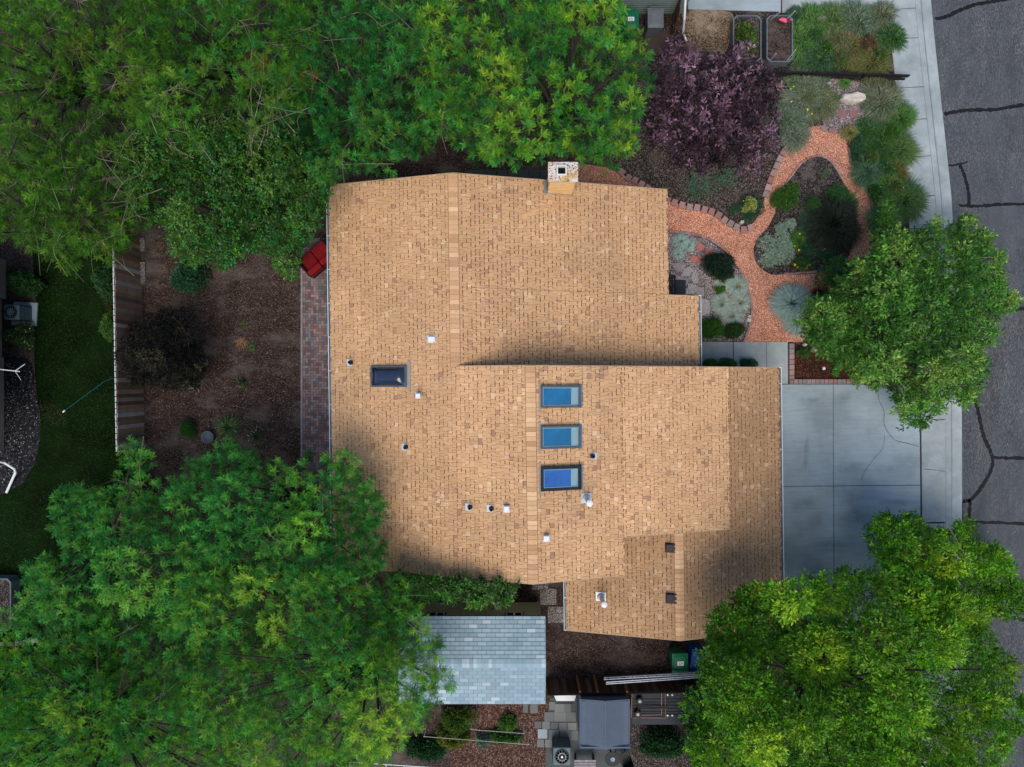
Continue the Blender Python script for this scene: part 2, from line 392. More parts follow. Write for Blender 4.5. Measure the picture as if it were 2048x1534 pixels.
def slabs(name, quads, mat, z1=0.03, z0=-0.05):
    g = MB()
    for q in quads: g.prism(W(q), z0, z1)
    return tag(g.build(name, mat), kind='structure')
slabs('driveway', [[(1545, 769), (1665.3, 769), (1665.6, 971.2), (1545, 972)], [(1666.3, 769), (1837.5, 769), (1839.5, 969.5), (1666.6, 971.2)],
                   [(1545, 973.2), (1666.3, 972.4), (1666.6, 1240), (1545, 1240)], [(1667.6, 972.4), (1839.6, 970.8), (1841.5, 1240), (1667.9, 1240)]], M['drive'])
slabs('driveway_apron', [[(1841, 769), (1890, 769), (1890.3, 838), (1841.6, 838)], [(1841.6, 839), (1890.3, 839), (1890.6, 1043), (1843.5, 1044.5)]], M['walk'], 0.034)
g = MB(); g.sheet(W([(1540, 765), (1892, 765), (1893, 1240), (1540, 1240)]), 0.008); tag(g.build('driveway_bedding', M['joint']), kind='structure')
g = MB()
for q, wd in (([(1756, 776), (1758, 800), (1768, 822), (1768, 845), (1775, 863), (1790, 880), (1808, 885), (1838, 893)], 1.1), ([(1769, 870), (1766, 895), (1750, 915), (1740, 928), (1728, 945), (1722, 962)], 0.8)):
    g.add(*ribbon(curve(q, 5), wd, 0.0335, 0.4, 3))
for q, wd in (([(1846, 838), (1860, 838), (1875, 841), (1890, 839)], 0.9), ([(1846, 938), (1870, 940), (1890, 943)], 1.0)):
    g.add(*ribbon(curve(q, 5), wd, 0.0375, 0.4, 5))
tag(g.build('driveway_cracks', M['crack']), kind='structure')
slabs('front_walk', [[(1380, 683), (1465.2, 684), (1465.4, 767.5), (1380, 767.5)], [(1466.8, 684), (1532, 684), (1532.2, 767.5), (1467, 767.5)], [(1532.8, 684), (1575, 684), (1575.5, 767.5), (1533, 767.5)]], M['walk'])
slabs('neighbour_driveway', [[(1564, -60), (1772, -60), (1776, 27), (1564, 26)]], M['walk'])
slabs('neighbour_path', [[(1376, -60), (1561, -60), (1561, 24), (1376, 19)]], M['drive'])

g = MB()
TAR = [([(1872, 38), (1895, 32), (1925, 18), (1955, 8), (2000, 0), (2060, -12)], 7), ([(1889, 228), (1930, 221), (1990, 219), (2020, 214), (2070, 206)], 7),
       ([(1896, 331), (1912, 330), (1935, 323)], 3.5), ([(1920, 330), (1929, 352), (1936, 380), (1938, 408)], 6), ([(1918, 411), (1960, 412), (2000, 409), (2070, 408)], 6),
       ([(1990, 627), (2020, 620), (2070, 614)], 8), ([(1938, 775), (1952, 805), (1962, 850), (1970, 880), (1982, 905), (1985, 930), (1975, 955), (1955, 985), (1940, 1000), (1926, 1003)], 7),
       ([(1985, 915), (2010, 916), (2070, 917)], 6.5), ([(1940, 998), (1939, 1043)], 7), ([(1936, 1045), (1985, 1045), (2070, 1049)], 6), ([(1925, 1003), (1924, 1025), (1926, 1040)], 3),
       ([(1975, 1232), (2010, 1232), (2070, 1245)], 6)]
for i, (q, wd) in enumerate(TAR): rq = random.Random(i); g.add(*ribbon([(x + rq.uniform(-.8, .8), y + rq.uniform(-.8, .8)) for x, y in curve(q, 12)], wd, -0.078 + 0.0015 * (i % 2), 0.3, i))
tag(g.build('crack_sealing', M['tar']), kind='structure')

def bed(name, pts, mat, z, smooth=True, kind='structure'):
    g = MB(); g.sheet(W(curve(pts, 5, True) if smooth else pts, z), z); return tag(g.build(name, mat), kind=kind)

bed('lawn', [(62, 470), (240, 470), (240, 1700), (-400, 1700), (-400, 1010), (10, 985), (45, 965), (68, 930), (80, 880), (78, 820), (70, 760), (68, 700), (72, 600)], M['lawnsoil'], 0.004, False)
bed('rock_bed', [(-60, 715), (40, 715), (64, 730), (72, 780), (81, 840), (76, 900), (58, 945), (30, 975), (-60, 985)], M['darkgravel'], 0.006)
bed('front_garden_soil', [(1200, 90), (1300, 110), (1840, 150), (1880, 430), (1890, 700), (1850, 770), (1576, 768), (1576, 683), (1300, 683), (1180, 400)], M['garden'], 0.004, False)
bed('neighbour_garden_soil', [(1560, 20), (1776, 20), (1812, 148), (1290, 140), (1290, 60)], M['garden'], 0.007, False)
bed('dry_grass_patch', [(1372, 22), (1460, 24), (1462, 60), (1450, 105), (1410, 120), (1375, 95), (1368, 50)], M['drygrass'], 0.010)
PATH = [(1150, 325), (1210, 334), (1250, 352), (1300, 381), (1345, 404), (1400, 420), (1440, 436), (1472, 458), (1498, 458), (1518, 430), (1531, 392), (1552, 332), (1578, 288), (1618, 254), (1660, 248), (1688, 264), (1697, 303), (1715, 350), (1740, 395), (1750, 432), (1746, 480), (1742, 540), (1700, 590), (1650, 600), (1635, 640), (1605, 684), (1487, 684), (1500, 650), (1505, 612), (1497, 575), (1480, 540), (1447, 498), (1410, 475), (1380, 465), (1325, 461), (1240, 420), (1150, 400)]
bed('gravel_path', PATH, M['redgravel'], 0.012, False)
ISL = [(1584, 352), (1597, 333), (1615, 319), (1637, 313), (1657, 321), (1672, 340), (1686, 364), (1702, 390), (1712, 425), (1713, 455), (1707, 490), (1690, 520), (1632, 546), (1568, 549), (1540, 548), (1514, 528), (1507, 500), (1516, 475), (1535, 455), (1550, 425), (1556, 392), (1568, 370)]
bed('island_bed', ISL, M['garden'], 0.018)
bed('grey_gravel_bed', [(1325, 463), (1380, 467), (1410, 477), (1446, 501), (1478, 542), (1494, 577), (1502, 612), (1497, 650), (1484, 682), (1325, 682)], M['greygravel'], 0.010, False)
bed('pebble_patch', [(1640, 160), (1720, 165), (1750, 200), (1745, 235), (1700, 262), (1655, 262), (1640, 215)], M['greygravel'], 0.013)
bed('corner_bed', [(1588, 690), (1760, 690), (1780, 758), (1588, 758)], M['redmulch'], 0.016, False)
bed('brown_rock_yard', [(900, 1410), (1095, 1405), (1160, 1392), (1160, 1560), (900, 1560)], M['brownrock'], 0.005, False)
bed('side_yard_rock', [(1262, 1440), (1400, 1380), (1420, 1560), (1262, 1560)], M['garden'], 0.006, False)

rnd = random.Random(5)
# ------------------------------------------------------------------ herringbone patio
g = MB(); bw, bl = 0.100, 0.200
x0, x1 = P(606, 0)[0], P(670, 0)[0]; y0, y1 = P(0, 1010)[1], P(0, 476)[1]
PC = [(0.17, 0.10, 0.105), (0.22, 0.13, 0.135), (0.13, 0.085, 0.09), (0.15, 0.145, 0.16), (0.11, 0.11, 0.125), (0.24, 0.165, 0.17), (0.19, 0.18, 0.195)]
nx = int((x1 - x0) / bw) + 2; ny = int((y1 - y0) / bw) + 2
for i in range(-2, nx):
    for j in range(-2, ny):
        k = (i - j) % 4
        if k == 0: a, b, c, d = i, j, 2, 1
        elif k == 3: a, b, c, d = i, j, 1, 2
        else: continue
        X0 = x0 + a * bw; Y0 = y0 + b * bw; X1 = X0 + c * bw; Y1 = Y0 + d * bw
        X0 = max(X0, x0); X1 = min(X1, x1); Y0 = max(Y0, y0); Y1 = min(Y1, y1)
        if X1 - X0 < 0.02 or Y1 - Y0 < 0.02: continue
        t = 0.005; kf = rnd.uniform(0.8, 1.2); col = tuple(c_ * kf for c_ in rnd.choice(PC))
        g.add([(X0 + t, Y0 + t, 0.022), (X1 - t, Y0 + t, 0.022), (X1 - t, Y1 - t, 0.022), (X0 + t, Y1 - t, 0.022)], [(0, 1, 2, 3)], col)
tag(g.build('brick_patio', M['brick']), kind='structure')
g = MB(); g.sheet([(x0, y0), (x1, y0), (x1, y1), (x0, y1)], 0.012); tag(g.build('patio_bedding', M['joint']), kind='structure')
g = MB(); g.box(((x0 - 0.04), (y0 + y1) / 2, 0.02), (0.07, y1 - y0, 0.05)); tag(g.build('patio_edging', M['greystone']), kind='structure')

# ================================================================== THE HOUSE
K = 0.013       # the house stands very slightly askew to the picture
def shear(x, y): return x - K * y
class Plane:
    """roof plane z = z0 + g*(x' - x0)"""
    def __init__(s, z0, x0, g): s.z0, s.x0, s.g = z0, x0, g
    def z(s, xp): return s.z0 + s.g * (xp - s.x0)
    def hit(s, px, py):
        a = (px - 1024) / F; b = (767 - py) / F; A = a + K * b
        z = (s.z0 + s.g * (A * H - s.x0)) / (1 + s.g * A); D = H - z
        return a * D, b * D, z
    def xp(s, px, py=767):
        x, y, z = s.hit(px, py); return x + K * y
ZE = 3.2
PL = Plane(ZE, (662.5 - 1024) * (H - ZE) / F, 0.319)         # long left slope
XR1 = PL.xp(911); ZR1 = PL.z(XR1)
XR2 = PL.xp(1061); ZR2 = PL.z(XR2)
PR1 = Plane(ZR1, XR1, -0.262)
PR2 = Plane(ZR2, XR2, -0.318)
ZR3 = 3.52
XR3 = (1354 - 1024) * (H - ZR3) / F
PG1 = Plane(ZR3, XR3, 0.262)
PG2 = Plane(ZR3, XR3, -0.275)
XL = PL.x0
def yat(py, z): return (767 - py) * (H - z) / F
YT = yat(346, ZR1)                 # rake at the top of the photo
Y2T = yat(731, ZR2)                # rake of the middle roof
YB = yat(1168, ZR2)                # lower rake
XE1 = PR1.xp(1340); XE1b = PR1.xp(1399.5)
Y1b = PR1.hit(1370, 590)[1]
X2a = PR2.xp(1244.5); X2b = PR2.xp(1457)
Y2s = PR2.hit(1455, 1059)[1]
XG2 = PG2.xp(1558.5); XG1 = PG1.xp(1127)
YG_T = PG2.hit(1520, 735)[1]; YG_B = yat(1281, ZR3)

house = thing('house', 'large house with tan shingle roofs, skylights and a painted chimney', 'house', (0, 0, 0))
SH_BASE = [(0.495, 0.305, 0.165), (0.515, 0.320, 0.178), (0.48, 0.292, 0.156), (0.505, 0.310, 0.168), (0.53, 0.335, 0.188), (0.485, 0.294, 0.158)]
def shade(c, k): return tuple(min(1, v * k) for v in c)
def course_tabs(g, pl, s, xr, xa, xb, ya, yb, seed, cw=0.1375, skip=None, tone=1.0):
    """laminated tabs in courses parallel to the ridge xr; s=+1 slope falls to +x"""
    rn = random.Random(seed)
    i = int(abs((xa if s > 0 else xb) - xr) / cw)
    n = int(abs((xb if s > 0 else xa) - xr) / cw) + 1
    for c in range(i, n):
        u0 = xr + s * c * cw; u1 = xr + s * (c + 1) * cw      # uphill, downhill
        lo, hi = sorted((u0, u1)); lo = max(lo, xa); hi = min(hi, xb)
        if hi - lo < 0.01: continue
        if s > 0: u0, u1 = lo, hi
        else: u0, u1 = hi, lo
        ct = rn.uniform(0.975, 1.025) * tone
        y = ya - rn.uniform(0, 0.2)
        while y < yb:
            wd = rn.choice((0.08, 0.11, 0.13, 0.15, 0.19)) * rn.uniform(0.85, 1.15)
            q0, q1 = max(y, ya), min(y + wd, yb)
            y += wd
            if q1 - q0 < 0.02: continue
            if skip and skip((u0 + u1) / 2, (q0 + q1) / 2): continue
            col = shade(rn.choice(SH_BASE), ct * rn.uniform(0.965, 1.035))
            r = rn.random()
            if r < 0.03: col = shade((0.36, 0.21, 0.135), rn.uniform(0.9, 1.1))
            elif r < 0.07: col = shade((0.455, 0.285, 0.17), rn.uniform(0.95, 1.1))
            elif r < 0.10: col = shade((0.58, 0.40, 0.245), ct)
            hh = 0.009 + (0.007 if rn.random() < 0.5 else 0)
            t = 0.0045
            za, zb = pl.z(u0) + 0.003, pl.z(u1) + hh
            e0, e1 = q0 + t, q1 - t
            vs = [(shear(u0, e0), e0, za), (shear(u1, e0), e0, zb), (shear(u1, e1), e1, zb), (shear(u0, e1), e1, za),
                  (shear(u1, e0), e0, pl.z(u1)), (shear(u1, e1), e1, pl.z(u1))]
            fs = [(0, 1, 2, 3) if s > 0 else (3, 2, 1, 0), (1, 4, 5, 2)]
            g.add(vs, fs, col)
            # dark granule band printed below the raised teeth
            if rn.random() < 0.72:
                L = (e1 - e0) * rn.uniform(0.45, 0.8); b0 = e0 if rn.random() < 0.5 else e1 - L; b1 = b0 + L
                d0, d1 = u1 - s * 0.029, u1 - s * 0.001
                zz = zb + 0.002
                vs = [(shear(d0, b0), b0, zz + 0.0045), (shear(d1, b0), b0, zz), (shear(d1, b1), b1, zz), (shear(d0, b1), b1, zz + 0.0045)]
                g.add(vs, [(0, 1, 2, 3) if s > 0 else (3, 2, 1, 0)], shade((0.155, 0.080, 0.045), rn.uniform(0.75, 1.5) * tone))
def deck(g, pl, xa, xb, ya, yb, th=0.10):
    vs = []
    for dz in (-th, 0.0):
        for x, y in ((xa, ya), (xb, ya), (xb, yb), (xa, yb)): vs.append((shear(x, y), y, pl.z(x) + dz))
    g.add(vs, [(3, 2, 1, 0), (4, 5, 6, 7), (0, 1, 5, 4), (1, 2, 6, 5), (2, 3, 7, 6), (3, 0, 4, 7)], (0.22, 0.12, 0.07))
def ridge_caps(g, xr, pa, pb, ya, yb, seed, hw=0.15):
    rn = random.Random(seed); y = ya
    while y < yb:
        q1 = min(y + 0.15 * rn.uniform(0.9, 1.1), yb)
        k = rn.uniform(0.94, 1.1); col = rn.choice([(0.52, 0.325, 0.18), (0.57, 0.36, 0.205), (0.49, 0.30, 0.165), (0.54, 0.335, 0.19), (0.63, 0.42, 0.25), (0.46, 0.275, 0.15)])
        zt = max(pa.z(xr), pb.z(xr)) + 0.022
        a0, a1 = y + 0.003, q1 - 0.003
        vs = []
        for yy, dz in ((a0, 0.0), (a1, 0.008)):
            vs += [(shear(xr - hw, yy), yy, pa.z(xr - hw) + 0.018 + dz), (shear(xr, yy), yy, zt + dz), (shear(xr + hw, yy), yy, pb.z(xr + hw) + 0.018 + dz)]
        g.add(vs, [(0, 1, 4, 3), (1, 2, 5, 4)], shade(col, k))
        for side, pl in ((-1, pa), (1, pb)):
            xx = xr + side * hw; xo = xx + side * 0.016
            g.add([(shear(xx, a0), a0, pl.z(xx) + 0.019), (shear(xo, a0), a0, pl.z(xo) + 0.019), (shear(xo, a1), a1, pl.z(xo) + 0.019), (shear(xx, a1), a1, pl.z(xx) + 0.019)],
                  [(0, 1, 2, 3) if side > 0 else (3, 2, 1, 0)], (0.27, 0.13, 0.07))
        y = q1

# north roof (upper half of the photo)
g = MB()
deck(g, PL, XL, XR1, YB, YT); course_tabs(g, PL, -1, XR1, XL, XR1, YB, YT, 11)
deck(g, PR1, XR1, XE1, Y1b - 0.02, YT); deck(g, PR1, XR1, XE1b, Y2T - 0.3, Y1b)
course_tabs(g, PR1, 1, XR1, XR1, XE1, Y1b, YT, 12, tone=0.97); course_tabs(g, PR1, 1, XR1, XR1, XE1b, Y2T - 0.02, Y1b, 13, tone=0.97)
ridge_caps(g, XR1, PL, PR1, Y2T, YT - 0.01, 14)
g.build('upper_roof', M['shingle'], house)
# middle roof
g = MB()
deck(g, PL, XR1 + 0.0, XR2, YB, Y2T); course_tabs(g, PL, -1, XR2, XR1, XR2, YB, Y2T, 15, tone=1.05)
deck(g, PR2, XR2, X2a, YB, Y2T); deck(g, PR2, X2a, X2b, Y2s, Y2T)
course_tabs(g, PR2, 1, XR2, XR2, X2a, YB, Y2T, 16, tone=1.06); course_tabs(g, PR2, 1, XR2, X2a, X2b, Y2s, Y2T, 17, tone=1.1)  # lighter shingle colour stands in for the lit slope
ridge_caps(g, XR2, PL, PR2, YB, Y2T - 0.01, 18)
g.build('middle_roof', M['shingle'], house)
# garage roof
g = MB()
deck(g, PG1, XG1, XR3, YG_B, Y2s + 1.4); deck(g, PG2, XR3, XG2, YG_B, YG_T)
course_tabs(g, PG1, -1, XR3, XG1, XR3, YG_B, Y2s + 1.4, 19, tone=0.80); course_tabs(g, PG2, 1, XR3, XR3, XG2, YG_B, YG_T, 20, tone=0.72)  # darker shingle colour stands in for shade on the garage slopes
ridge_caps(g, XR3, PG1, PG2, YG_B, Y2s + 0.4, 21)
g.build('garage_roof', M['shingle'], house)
# walls
g = MB()
def wall_prism(xa, xb, ya, yb, za, zb):
    vs = []
    for x, y, z in ((xa, ya, za), (xb, ya, zb), (xb, yb, zb), (xa, yb, za)): vs.append((shear(x, y), y, z))
    g.add([(v[0], v[1], 0) for v in vs] + vs, [(0, 1, 5, 4), (1, 2, 6, 5), (2, 3, 7, 6), (3, 0, 4, 7), (4, 5, 6, 7)])
o_ = 0.35; dz = -0.14
wall_prism(XL + o_, XR1, YB + o_, YT - o_, PL.z(XL + o_) + dz, ZR1 + dz)
wall_prism(XR1, XE1 - o_, Y1b - 0.5, YT - o_, ZR1 + dz, PR1.z(XE1 - o_) + dz)
wall_prism(XR1, XE1b - o_, Y2T - 0.5, Y1b - o_, ZR1 + dz, PR1.z(XE1b - o_) + dz)
wall_prism(XR1, XR2, YB + o_, Y2T - 0.12, ZR1 + dz, ZR2 + dz)
wall_prism(XR2, X2a - 0.25, YB + o_, Y2T - 0.12, ZR2 + dz, PR2.z(X2a - 0.25) + dz)
wall_prism(X2a - 0.25, X2b - 0.25, Y2s + 0.15, Y2T - 0.12, PR2.z(X2a - 0.25) + dz, PR2.z(X2b - 0.25) + dz)
wall_prism(XG1 + o_, XR3, YG_B + o_, Y2s + 0.9, PG1.z(XG1 + o_) + dz, ZR3 + dz)
wall_prism(XR3, XG2 - o_, YG_B + o_, YG_T - o_, ZR3 + dz, PG2.z(XG2 - o_) + dz)
g.build('wall', M['siding'], house)
# pale drip edge on the rakes
M['rake'] = plain('rake_trim', (0.40, 0.30, 0.21), 0.7, 0.1, 4)
def rake(pl, xa, xb, y, sgn):
    vs = []; g = MB()
    for x in (xa, xb):
        for dy, dzz in ((0.0, 0.004), (sgn * 0.018, 0.004), (sgn * 0.018, -0.16), (0.0, -0.16)): vs.append((shear(x, y), y + dy, pl.z(x) + dzz))
    g.add(vs, [(0, 1, 5, 4), (1, 2, 6, 5), (2, 3, 7, 6), (3, 0, 4, 7)]); g.build('rake_board', M['rake'], house)
for a in ((PL, XL, XR1, YT, 1), (PR1, XR1, XE1, YT, 1), (PR2, XR2, X2b, Y2T, 1), (PL, XR1, XR2, Y2T, 1), (PL, XL, XR2, YB, -1), (PR2, XR2, X2a, YB, -1), (PR2, X2a, X2b, Y2s, -1),
          (PG1, XG1, XR3, YG_B, -1), (PG2, XR3, XG2, YG_B, -1), (PG2, X2b, XG2, YG_T, 1)): rake(*a)

def gutter(name, xe, s, ya, yb, z, wd=0.085, lab=None):
    g = MB(); n = 14
    def bx(xa, xb, y0, y1, za, zb, mi=0):
        vs = []
        for zz in (za, zb):
            for x, y in ((xa, y0), (xb, y0), (xb, y1), (xa, y1)): vs.append((shear(x, y), y, zz))
        g.add(vs, [(3, 2, 1, 0), (4, 5, 6, 7), (0, 1, 5, 4), (1, 2, 6, 5), (2, 3, 7, 6), (3, 0, 4, 7)], None, mi)
    o = xe + s * 0.006; e = xe + s * (wd + 0.006)
    bx(min(o, e), max(o, e), ya, yb, z - 0.09, z - 0.075, 1)
    bx(min(e, e - s * 0.018), max(e, e - s * 0.018), ya, yb, z - 0.075, z + 0.01)
    bx(min(o, o + s * 0.008), max(o, o + s * 0.008), ya, yb, z - 0.075, z - 0.005)
    for yy in (ya, yb): bx(min(o, e), max(o, e), yy - 0.012, yy + 0.012, z - 0.09, z + 0.012)
    k = 1
    y = yb - 0.55
    while y > ya + 0.3:
        bx(min(o, e), max(o, e), y - 0.010, y + 0.010, z - 0.004, z + 0.014); y -= 1.13
    g.build('gutter', [M['whitemetal'], M['guttermid']], house)
gutter('gutter', XL, -1, YB, YT, ZE - 0.02)
gutter('gutter', XE1b, 1, Y2T + 0.02, Y1b, PR1.z(XE1b) - 0.02)
gutter('gutter', XG2, 1, YG_B, YG_T, PG2.z(XG2) - 0.02)
gutter('gutter', XG1, -1, YG_B, PG1.hit(1128, 1163)[1], PG1.z(XG1) - 0.02)

# skylights: built in the roof plane from photo corners
def frame_on(pl, px0, py0, px1, py1, up, fw, fmat, inner=None, ht=0.11):
    """axis-aligned raised frame on the plane; returns corner x',y"""
    zc = ht
    a = pl.hit(px0, py0); b = pl.hit(px1, py1)
    k = (H - a[2] - zc) / (H - a[2])
    return a[0] * k, a[1] * k, b[0] * k, b[1] * k
def slope_box(g, pl, xa, xb, ya, yb, h0, h1, mi=0):
    vs = []
    for hh in (h0, h1):
        for x, y in ((xa, ya), (xb, ya), (xb, yb), (xa, yb)): vs.append((x, y, pl.z(x + K * y) + hh))
    g.add(vs, [(3, 2, 1, 0), (4, 5, 6, 7), (0, 1, 5, 4), (1, 2, 6, 5), (2, 3, 7, 6), (3, 0, 4, 7)], None, mi)
def skylight(px0, py0, px1, py1, fmat, bmat, label, fw=0.06):
    xa, yb, xb, ya = frame_on(PR2, px0, py0, px1, py1, 1, 0.06, fmat)
    g = MB(); h = 0.13
    slope_box(g, PR2, xa, xb, yb - fw, yb, 0, h); slope_box(g, PR2, xa, xb, ya, ya + fw, 0, h)
    slope_box(g, PR2, xa, xa + fw, ya + fw, yb - fw, 0, h - 0.003); slope_box(g, PR2, xb - fw * 1.2, xb, ya + fw, yb - fw, 0, h - 0.003)
    f = g.build('skylight', fmat, house); f['label'] = label
    g = MB(); slope_box(g, PR2, xa + fw, xb - fw * 1.2, ya + fw, yb - fw, 0.095, 0.105); g.build('pane', M['glass'], f)
    # bright well walls and the blue blind a little below the glass
    g = MB(); i0, i1, j0, j1 = xa + fw, xb - fw * 1.2, ya + fw, yb - fw; t = 0.025; L = (i1 - i0)
    slope_box(g, PR2, i0, i0 + t * 0.7, j0, j1, 0.02, 0.09); slope_box(g, PR2, i0 + t * 0.7, i1, j1 - t, j1, 0.02, 0.089)
    slope_box(g, PR2, i0 + t * 0.7, i1, j0, j0 + t * 1.2, 0.02, 0.089); slope_box(g, PR2, i0 + L * 0.79, i1, j0 + t * 1.2, j1 - t, 0.02, 0.06)
    g.build('well_lining', M['well'], f)
    g = MB(); slope_box(g, PR2, i0 + t * 0.7, i0 + L * 0.79, j0 + t * 1.2, j1 - t, 0.02, 0.05); g.build('backing', bmat, f)
    # metal flashing upslope
    g = MB()
    slope_box(g, PR2, xa - 0.055, xa - 0.004, ya - 0.14, yb + 0.13, 0.018, 0.045)
    g.build('head_flashing', M['greymetal'], f)
    g = MB(); slope_box(g, PR2, xb + 0.002, xb + 0.05, ya - 0.02, yb + 0.02, 0.016, 0.03); g.build('apron_flashing', M['flash'], f)
skylight(1082, 771, 1162, 815, M['framedk'], M['backing'], 'grey framed skylight, uppermost of the row of three')
skylight(1082, 852, 1162, 896, M['framedk'], M['backing'], 'grey framed skylight, middle of the row of three')
skylight(1082, 934, 1163, 979, M['frameblk'], M['backing2'], 'black framed skylight with bright blue blind', 0.085)
# domed skylight on the left slope
xa, yb, xb, ya = frame_on(PL, 741, 732, 812, 774, 1, 0, None)
g = MB(); fw = 0.05
slope_box(g, PL, xa, xb, yb - fw, yb, 0, 0.12); slope_box(g, PL, xa, xb, ya, ya + fw, 0, 0.12); slope_box(g, PL, xa, xa + fw, ya + fw, yb - fw, 0, 0.118); slope_box(g, PL, xb - fw, xb, ya + fw, yb - fw, 0, 0.118)
f = g.build('skylight', M['framedk'], house); f['label'] = 'smoked plastic domed skylight'
g = MB(); nn = 12; vs = []
for i in range(nn + 1):
    for j in range(nn + 1):
        u, v = i / nn, j / nn; x = xa + fw * 0.8 + (xb - xa - fw * 1.6) * u; y = ya + fw * 0.8 + (yb - ya - fw * 1.6) * v
        hgt = 0.17 * (min(1, 4.2 * u * (1 - u) * 1.6) ** 0.6) * (min(1, 4.2 * v * (1 - v) * 1.0) ** 0.7)
        vs.append((x, y, PL.z(x + K * y) + 0.11 + hgt))
g.add(vs, [(i * (nn + 1) + j, (i + 1) * (nn + 1) + j, (i + 1) * (nn + 1) + j + 1, i * (nn + 1) + j + 1) for i in range(nn) for j in range(nn)])
g.build('dome', M['dome'], f, smooth=True)
g = MB(); slope_box(g, PL, xb + 0.04, xb + 0.14, ya - 0.13, yb + 0.17, 0.02, 0.05); slope_box(g, PL, xb + 0.004, xb + 0.04, ya, yb, 0.015, 0.03)
g.build('head_flashing', M['greymetal'], f)

# roof penetrations
def pipe_vent(px, py, pl, s):
    """black pipe boot on a pale flashing"""
    z = pl.hit(px, py)[2]; x, y, z = pl.hit(px, py)
    g = MB(); slope_box(g, pl, x - 0.10 - 0.05 * s, x + 0.10 - 0.05 * s, y - 0.115, y + 0.115, 0.016, 0.024); f = g.build('pipe_vent', M['galv'], house)
    g = MB(); g.lathe((x, y, z), [(0.085, 0.0), (0.075, 0.06), (0.055, 0.12), (0.05, 0.26), (0.035, 0.26), (0.032, 0.1)], 16); g.build('pipe', M['black'], f, smooth=False)
for q in ((702, 725, PL, 1), (812, 894, PL, 1), (940, 1014, PL, 1), (983, 1017, PL, 1), (1185, 912, PR2, -1)): pipe_vent(*q)
def hood_vent(px, py, pl, wx, wy, col='white', ht=0.2):
    x, y, z = pl.hit(px, py); kx = (H - z - ht) / (H - z); X, Y = x * kx, y * kx
    g = MB(); slope_box(g, pl, x - wx * 0.62, x + wx * 0.62, y - wy * 0.62, y + wy * 0.72, 0.016, 0.024); f = g.build('hood_vent', M['galv'] if col == 'white' else M[col], house)
    g = MB(); g.box((X, Y, z + ht * 0.55), (wx, wy, ht), K, taper=0.9); g.box((X - wx * 0.1, Y - wy * 0.55, z + ht * 0.5), (wx * 0.7, wy * 0.2, ht * 0.7), K)
    g.build('hood', M[col], f, bevel=0.01)
hood_vent(863, 678, PL, 0.24, 0.17, 'white', 0.14); hood_vent(836, 791, PL, 0.16, 0.14, 'white', 0.22); hood_vent(1013, 1018, PL, 0.17, 0.17, 'white', 0.2); hood_vent(1093, 1077, PR2, 0.18, 0.16, 'white', 0.2)
hood_vent(1340, 1096, PG1, 0.26, 0.24, 'vent', 0.13); hood_vent(1342, 1197, PG1, 0.28, 0.26, 'vent', 0.13)
def flue(px, py, pl, tx, ty, lab):
    """tall flue whose cap is seen at tx,ty"""
    x, y, z = pl.hit(px, py)
    r = math.hypot(tx - 1024, ty - 767) / math.hypot(px - 1024, py - 767); ht = (H - z) * (1 - 1 / r); ht = min(max(ht, 0.35), 1.2)
    g = MB(); slope_box(g, pl, x - 0.17, x + 0.15, y - 0.13, y + 0.17, 0.016, 0.026); f = g.build('flue', M['galv'], house)
    g = MB(); g.lathe((x, y, z), [(0.14, 0.0), (0.11, 0.09), (0.075, 0.14), (0.072, ht - 0.1)], 16); g.lathe((x, y, z), [(0.12, 0.11), (0.12, 0.13), (0.07, 0.16)], 16)
    g.build('pipe', M['galv'], f)
    g = MB(); g.lathe((x, y, z + ht - 0.1), [(0.095, 0), (0.105, 0.03), (0.10, 0.09), (0.05, 0.115), (0.001, 0.12)], 18); g.build('cap', M['white'], f)
flue(1202, 1194, PG1, 1206, 1211, ''); flue(1173, 997, PR2, 1178, 1008, '')
# chimney
PX0, PX1 = 1096, 1156
zt = 5.2
xa, ya, _ = P(1096, 378 + 0, zt); xb = P(1156, 0, zt)[0]; yb_, yt_ = P(0, 364, zt)[1], P(0, 325, zt)[1]
g = MB(); g.box(((xa + xb) / 2, (yb_ + yt_) / 2, zt - 1.3), (xb - xa - 0.12, yt_ - yb_ - 0.08, 2.57)); g.f.pop(1); g.c.pop(); g.m.pop(); ch = g.build('chimney', M['yellow'], house); ch['label'] = 'weathered chimney with yellow boards and a rust stained white crown'
g = MB(); g.box(((xa + xb) / 2, (yb_ + yt_) / 2, 1.7), (xb - xa - 0.13, yt_ - yb_ - 0.09, 3.4)); g.build('chase', M['siding'], ch)
cx, cy = (xa + xb) / 2, (yb_ + yt_) / 2
g = MB(); ix, iy = 0.21, 0.21
hx, hy = cx - 0.05, cy + 0.02
for x0_, x1_, y0_, y1_ in ((xa, hx - 0.13, yb_, yt_), (hx + 0.13, xb, yb_, yt_), (hx - 0.13, hx + 0.13, hy + 0.13, yt_), (hx - 0.13, hx + 0.13, yb_, hy - 0.13)):
    g.box(((x0_ + x1_) / 2, (y0_ + y1_) / 2, zt + 0.02), (x1_ - x0_, y1_ - y0_, 0.07))
g.build('crown', M['crown'], ch)
g = MB()
for x0_, x1_, y0_, y1_ in ((hx - 0.15, hx - 0.115, hy - 0.15, hy + 0.15), (hx + 0.115, hx + 0.15, hy - 0.15, hy + 0.15), (hx - 0.115, hx + 0.115, hy + 0.115, hy + 0.15), (hx - 0.115, hx + 0.115, hy - 0.15, hy - 0.115)):
    g.box(((x0_ + x1_) / 2, (y0_ + y1_) / 2, zt + 0.08), (x1_ - x0_, y1_ - y0_, 0.16))
g.build('flue_liner', M['white'], ch)
g = MB(); g.box((hx, hy, zt - 0.12), (0.24, 0.24, 0.04))
